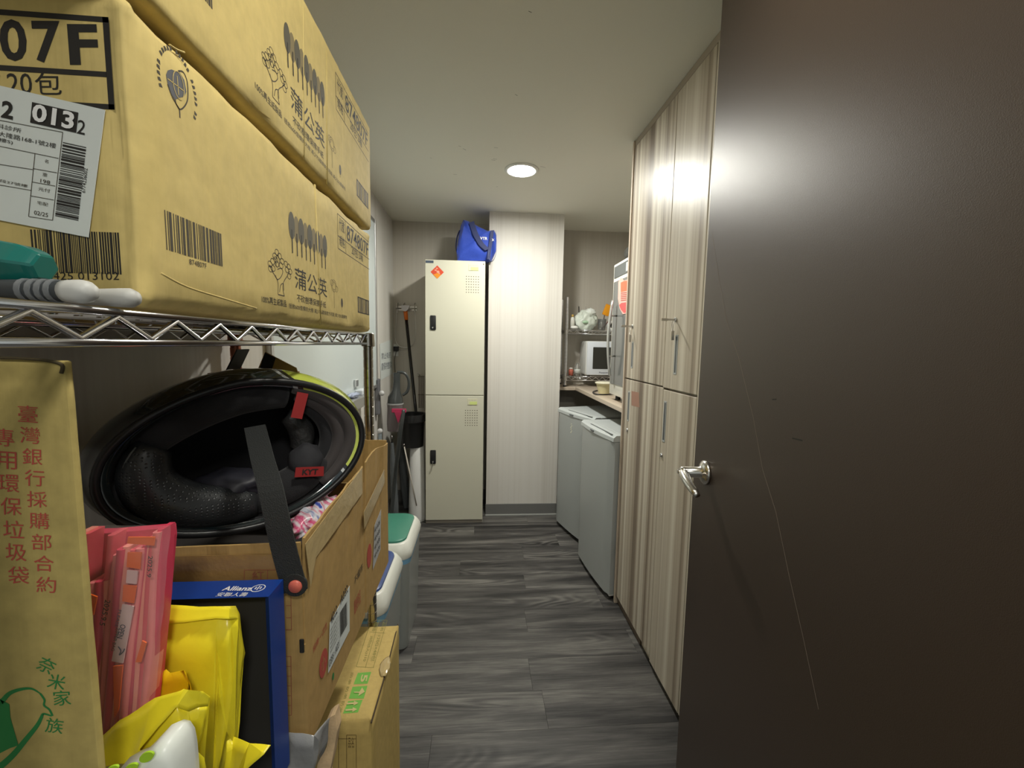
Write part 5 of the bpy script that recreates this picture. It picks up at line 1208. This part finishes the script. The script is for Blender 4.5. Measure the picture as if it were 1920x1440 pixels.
P('bottle_body', bm, mat('warm_white_plastic', (.72, .75, .70), .3), wbx, auto=70)
LIME = mat('lime_spot', (.38, .62, .03), .35)
for (px, py, a, b) in ((277, 1417, .0062, .0040), (248, 1438, .0060, .0036), (212, 1441, .0060, .003)):
    P('green_spot', prism(ellipse(pt(px, py, y=wy-.0155), (XP*.85+ZP*.5).normalized(), (ZP*.85-XP*.5).normalized(), a, b, 20), NN, .0015), LIME, wbx)

# ---------------------------------------------------------------- lower: gold carton, plastic wrap, wood
GX = -.2175; GY0, GY1, GZ = .818, 1.113, .465
gc, gcb = carton('floor_carton', 'yellow carton with green handling icons, standing on the floor beneath the shelf', -.385, GX, GY0, GY1, .001, GZ, board_mat('golden_board', (.52, .38, .13)), .006, 9, .0012)
def gp(px, py): return pt(px, py, z=GZ)
UP = (0, 0, 1)
def top_text(st, o, u, v, m, b=0): return lettering(gc, st, gp(*o), gp(*u)-gp(*o), gp(*v)-gp(*o), m, b)
OLV = mat('olive_print', (.20, .19, .04), .7)
L = []
for a, b in (((700, 1163), (684, 1251)), ((726, 1163), (700, 1252)), ((711, 1163), (685, 1252)), ((696, 1163), (668, 1250)), ((668, 1250), (701, 1252)), ((693, 1185), (722, 1187)), ((696, 1163), (726, 1163))):
    if a == (700, 1163): continue
    L += line_poly([gp(*a), gp(*b)], .0011, UP)
polys(gc, 'printed_table', L, UP, OLV)
top_text('品名', (718, 1166), (713, 1183), (723, 1167), OLV); top_text('120G×48包', (708, 1192), (695, 1240), (715, 1192), OLV)
top_text('規格', (702, 1166), (697, 1184), (709, 1166), OLV); top_text('20包(5入)110', (694, 1192), (679, 1240), (701, 1192), OLV)
GRN = GREENL
for k, (a, b, c, d) in enumerate((((671, 1262), (696, 1260), (689, 1282), (663, 1283)), ((661, 1288), (689, 1286), (682, 1310), (654, 1310)), ((653, 1315), (680, 1312), (671, 1336), (643, 1338)))):
    polys(gc, 'green_icon', [[gp(*a), gp(*b), gp(*c), gp(*d)]], UP, GRN)
WB = mat('icon_cut_out', (.56, .46, .20), .7)
lettering(gc, '5', gp(678, 1266), gp(675, 1280)-gp(678, 1266), gp(690, 1265)-gp(678, 1266), WB, .02, .0013)
polys(gc, 'icon_umbrella', [[gp(679, 1290), gp(684, 1298), gp(672, 1306), gp(674, 1298)], [gp(664, 1298), gp(674, 1298), gp(674, 1300), gp(664, 1300)]], UP, WB, .0013)
for dx_, dy_ in ((0, 0), (-6, 12)): polys(gc, 'icon_arrow', [[gp(650+dx_*.4, 1319+dy_), gp(664+dx_*.4, 1318+dy_), gp(664+dx_*.4, 1321+dy_), gp(650+dx_*.4, 1322+dy_)], [gp(664+dx_*.4, 1315+dy_), gp(672+dx_*.4, 1319+dy_), gp(663+dx_*.4, 1324+dy_)]], UP, WB, .0013)
for (o, u, v) in (((658, 1262), (652, 1283), (663, 1262)), ((650, 1288), (644, 1310), (655, 1288)), ((641, 1315), (634, 1336), (647, 1315))): top_text('防潮', o, u, v, OLV)
# open edge gap of the top flap and tape
P('flap_gap', tube([gp(746, 1168)+V((0, 0, -.004)), gp(722, 1260)+V((.001, 0, -.004)), gp(696, 1352)+V((.0, 0, -.004))], .0018, 6), mat('gap_dark', (.06, .04, .02), .8), gc)
P('tape_piece', blob(gp(722, 1250)+V((0, 0, .001)), .012, .03, .0022, 3, .3, 3, 3), mat('glossy_clear_tape', (.50, .38, .18), .08, spec=.9), gc, smooth=True)
L = []
for a, b in (((635, 1385), (668, 1385)), ((650, 1378), (650, 1440)), ((668, 1378), (668, 1440)), ((635, 1378), (635, 1440)), ((650, 1378), (668, 1378))): L += line_poly([pt(*a, y=GY0), pt(*b, y=GY0)], .0011, NN)
polys(gc, 'printed_table', L, NN, mat('brown_print', (.15, .10, .03), .7)); end_text(gc, '品名', 653, 1382, 664, 1402, GY0, mat('brown_print2', (.15, .10, .03), .7))

# pallet wood
wd = thing('timber_offcut', 'raw pale piece of timber leaning under the helmet carton', 'wood', pt(600, 1440, y=.66))
WOOD = mat('raw_wood', (.70, .50, .29), .7, var=.2, vscale=30, bump=.3)
sq = [pt(*q, y=.66) for q in [(590, 1460), (612, 1352), (619, 1345), (628, 1340), (632, 1372), (622, 1430), (615, 1460)]]
P('slat', prism([V((sq[0].x, .66, .002))]+sq+[V((sq[-1].x, .66, .002))], (0, 1, 0), .022), WOOD, wd)
pw = thing('plastic_wrap', 'grey plastic wrap bunched below the near corner of the helmet carton', 'wrap', pt(570, 1440, y=.55))
WRP = mat('grey_wrap_film', (.30, .30, .30), .2, bump=1, bscale=40, spec=.7)
sheet(pw, 'film', [[g(530, 1388, .548), g(542, 1377, .546), g(592, 1376, .546), g(600, 1385, .552), g(588, 1440, .556), g(580, 1490, .556), g(530, 1490, .548)], [g(592, 1376, .546), g(612, 1350, .575), g(618, 1345, .585), g(612, 1400, .59), g(588, 1440, .556), g(600, 1385, .552)]], WRP, crumple=.004)

# ---------------------------------------------------------------- recycling bins
def bin_(name, label, c, lx, ly, h, lidm, inner, seed=1):
    t = thing(name, label, 'bin', (c[0], c[1], 0), 'lidded bins below the shelf')
    def ring(bm, z, sx, sy, r, n=6):
        vs = []
        for (qx, qy, a0) in ((1, 1, 0), (-1, 1, 90), (-1, -1, 180), (1, -1, 270)):
            for k in range(n+1):
                a = math.radians(a0+90*k/n); vs.append(bm.verts.new((c[0]+qx*(sx-r)+r*math.cos(a), c[1]+qy*(sy-r)+r*math.sin(a), z)))
        return vs
    def loft(specs, name, m, par=t, auto=40):
        bm = nb(); R = [ring(bm, *s) for s in specs]
        for A, B in zip(R, R[1:]):
            for k in range(len(A)): bm.faces.new((A[k], A[(k+1) % len(A)], B[(k+1) % len(B)], B[k]))
        bm.faces.new(R[0][::-1]); bm.faces.new(R[-1]); return P(name, bm, m, par, auto=auto)
    loft([(.002, lx*.86, ly*.88, .03), (.03, lx*.88, ly*.90, .03), (h-.06, lx*.96, ly*.96, .035)], 'bin_body', mat('frosted_bin', (.36, .38, .36), .25, trans=.15), auto=40)
    loft([(.06, lx*.865, ly*.875, .02), (h-.10, lx*.90, ly*.90, .02)], 'bin_contents', inner)
    loft([(h-.12, lx*.935, ly*.935, .035), (h-.059, lx*.970, ly*.970, .035)], 'liner_edge', mat('blue_liner_film', (.20, .42, .62), .25, bump=1, bscale=40))
    loft([(h-.06, lx, ly, .045), (h-.045, lx*1.02, ly*1.02, .045), (h-.035, lx, ly, .045), (h-.028, lx*.99, ly*.99, .045), (h-.004, lx*.90, ly*.92, .05), (h, lx*.84, ly*.88, .05)], 'lid_rim', mat('ivory_lid_rim', (.68, .69, .63), .35))
    lid = loft([(h+.0005, lx*.80, ly*.85, .045), (h+.007, lx*.79, ly*.84, .045), (h+.012, lx*.72, ly*.79, .045)], 'swing_lid', lidm)
    return t
bin_('recycling_bin', 'farther tall bin with green lid and white rim below the shelf', (-.385, 1.76), .118, .165, .452, mat('sea_green_lid', (.05, .22, .155), .35), mat('grey_contents', (.33, .34, .32), .6))
bin_('recycling_bin', 'nearer tall bin with blue lid and white rim behind the yellow carton', (-.405, 1.415), .118, .165, .452, mat('denim_blue_lid', (.035, .07, .23), .35), mat('blue_contents', (.13, .30, .50), .6))
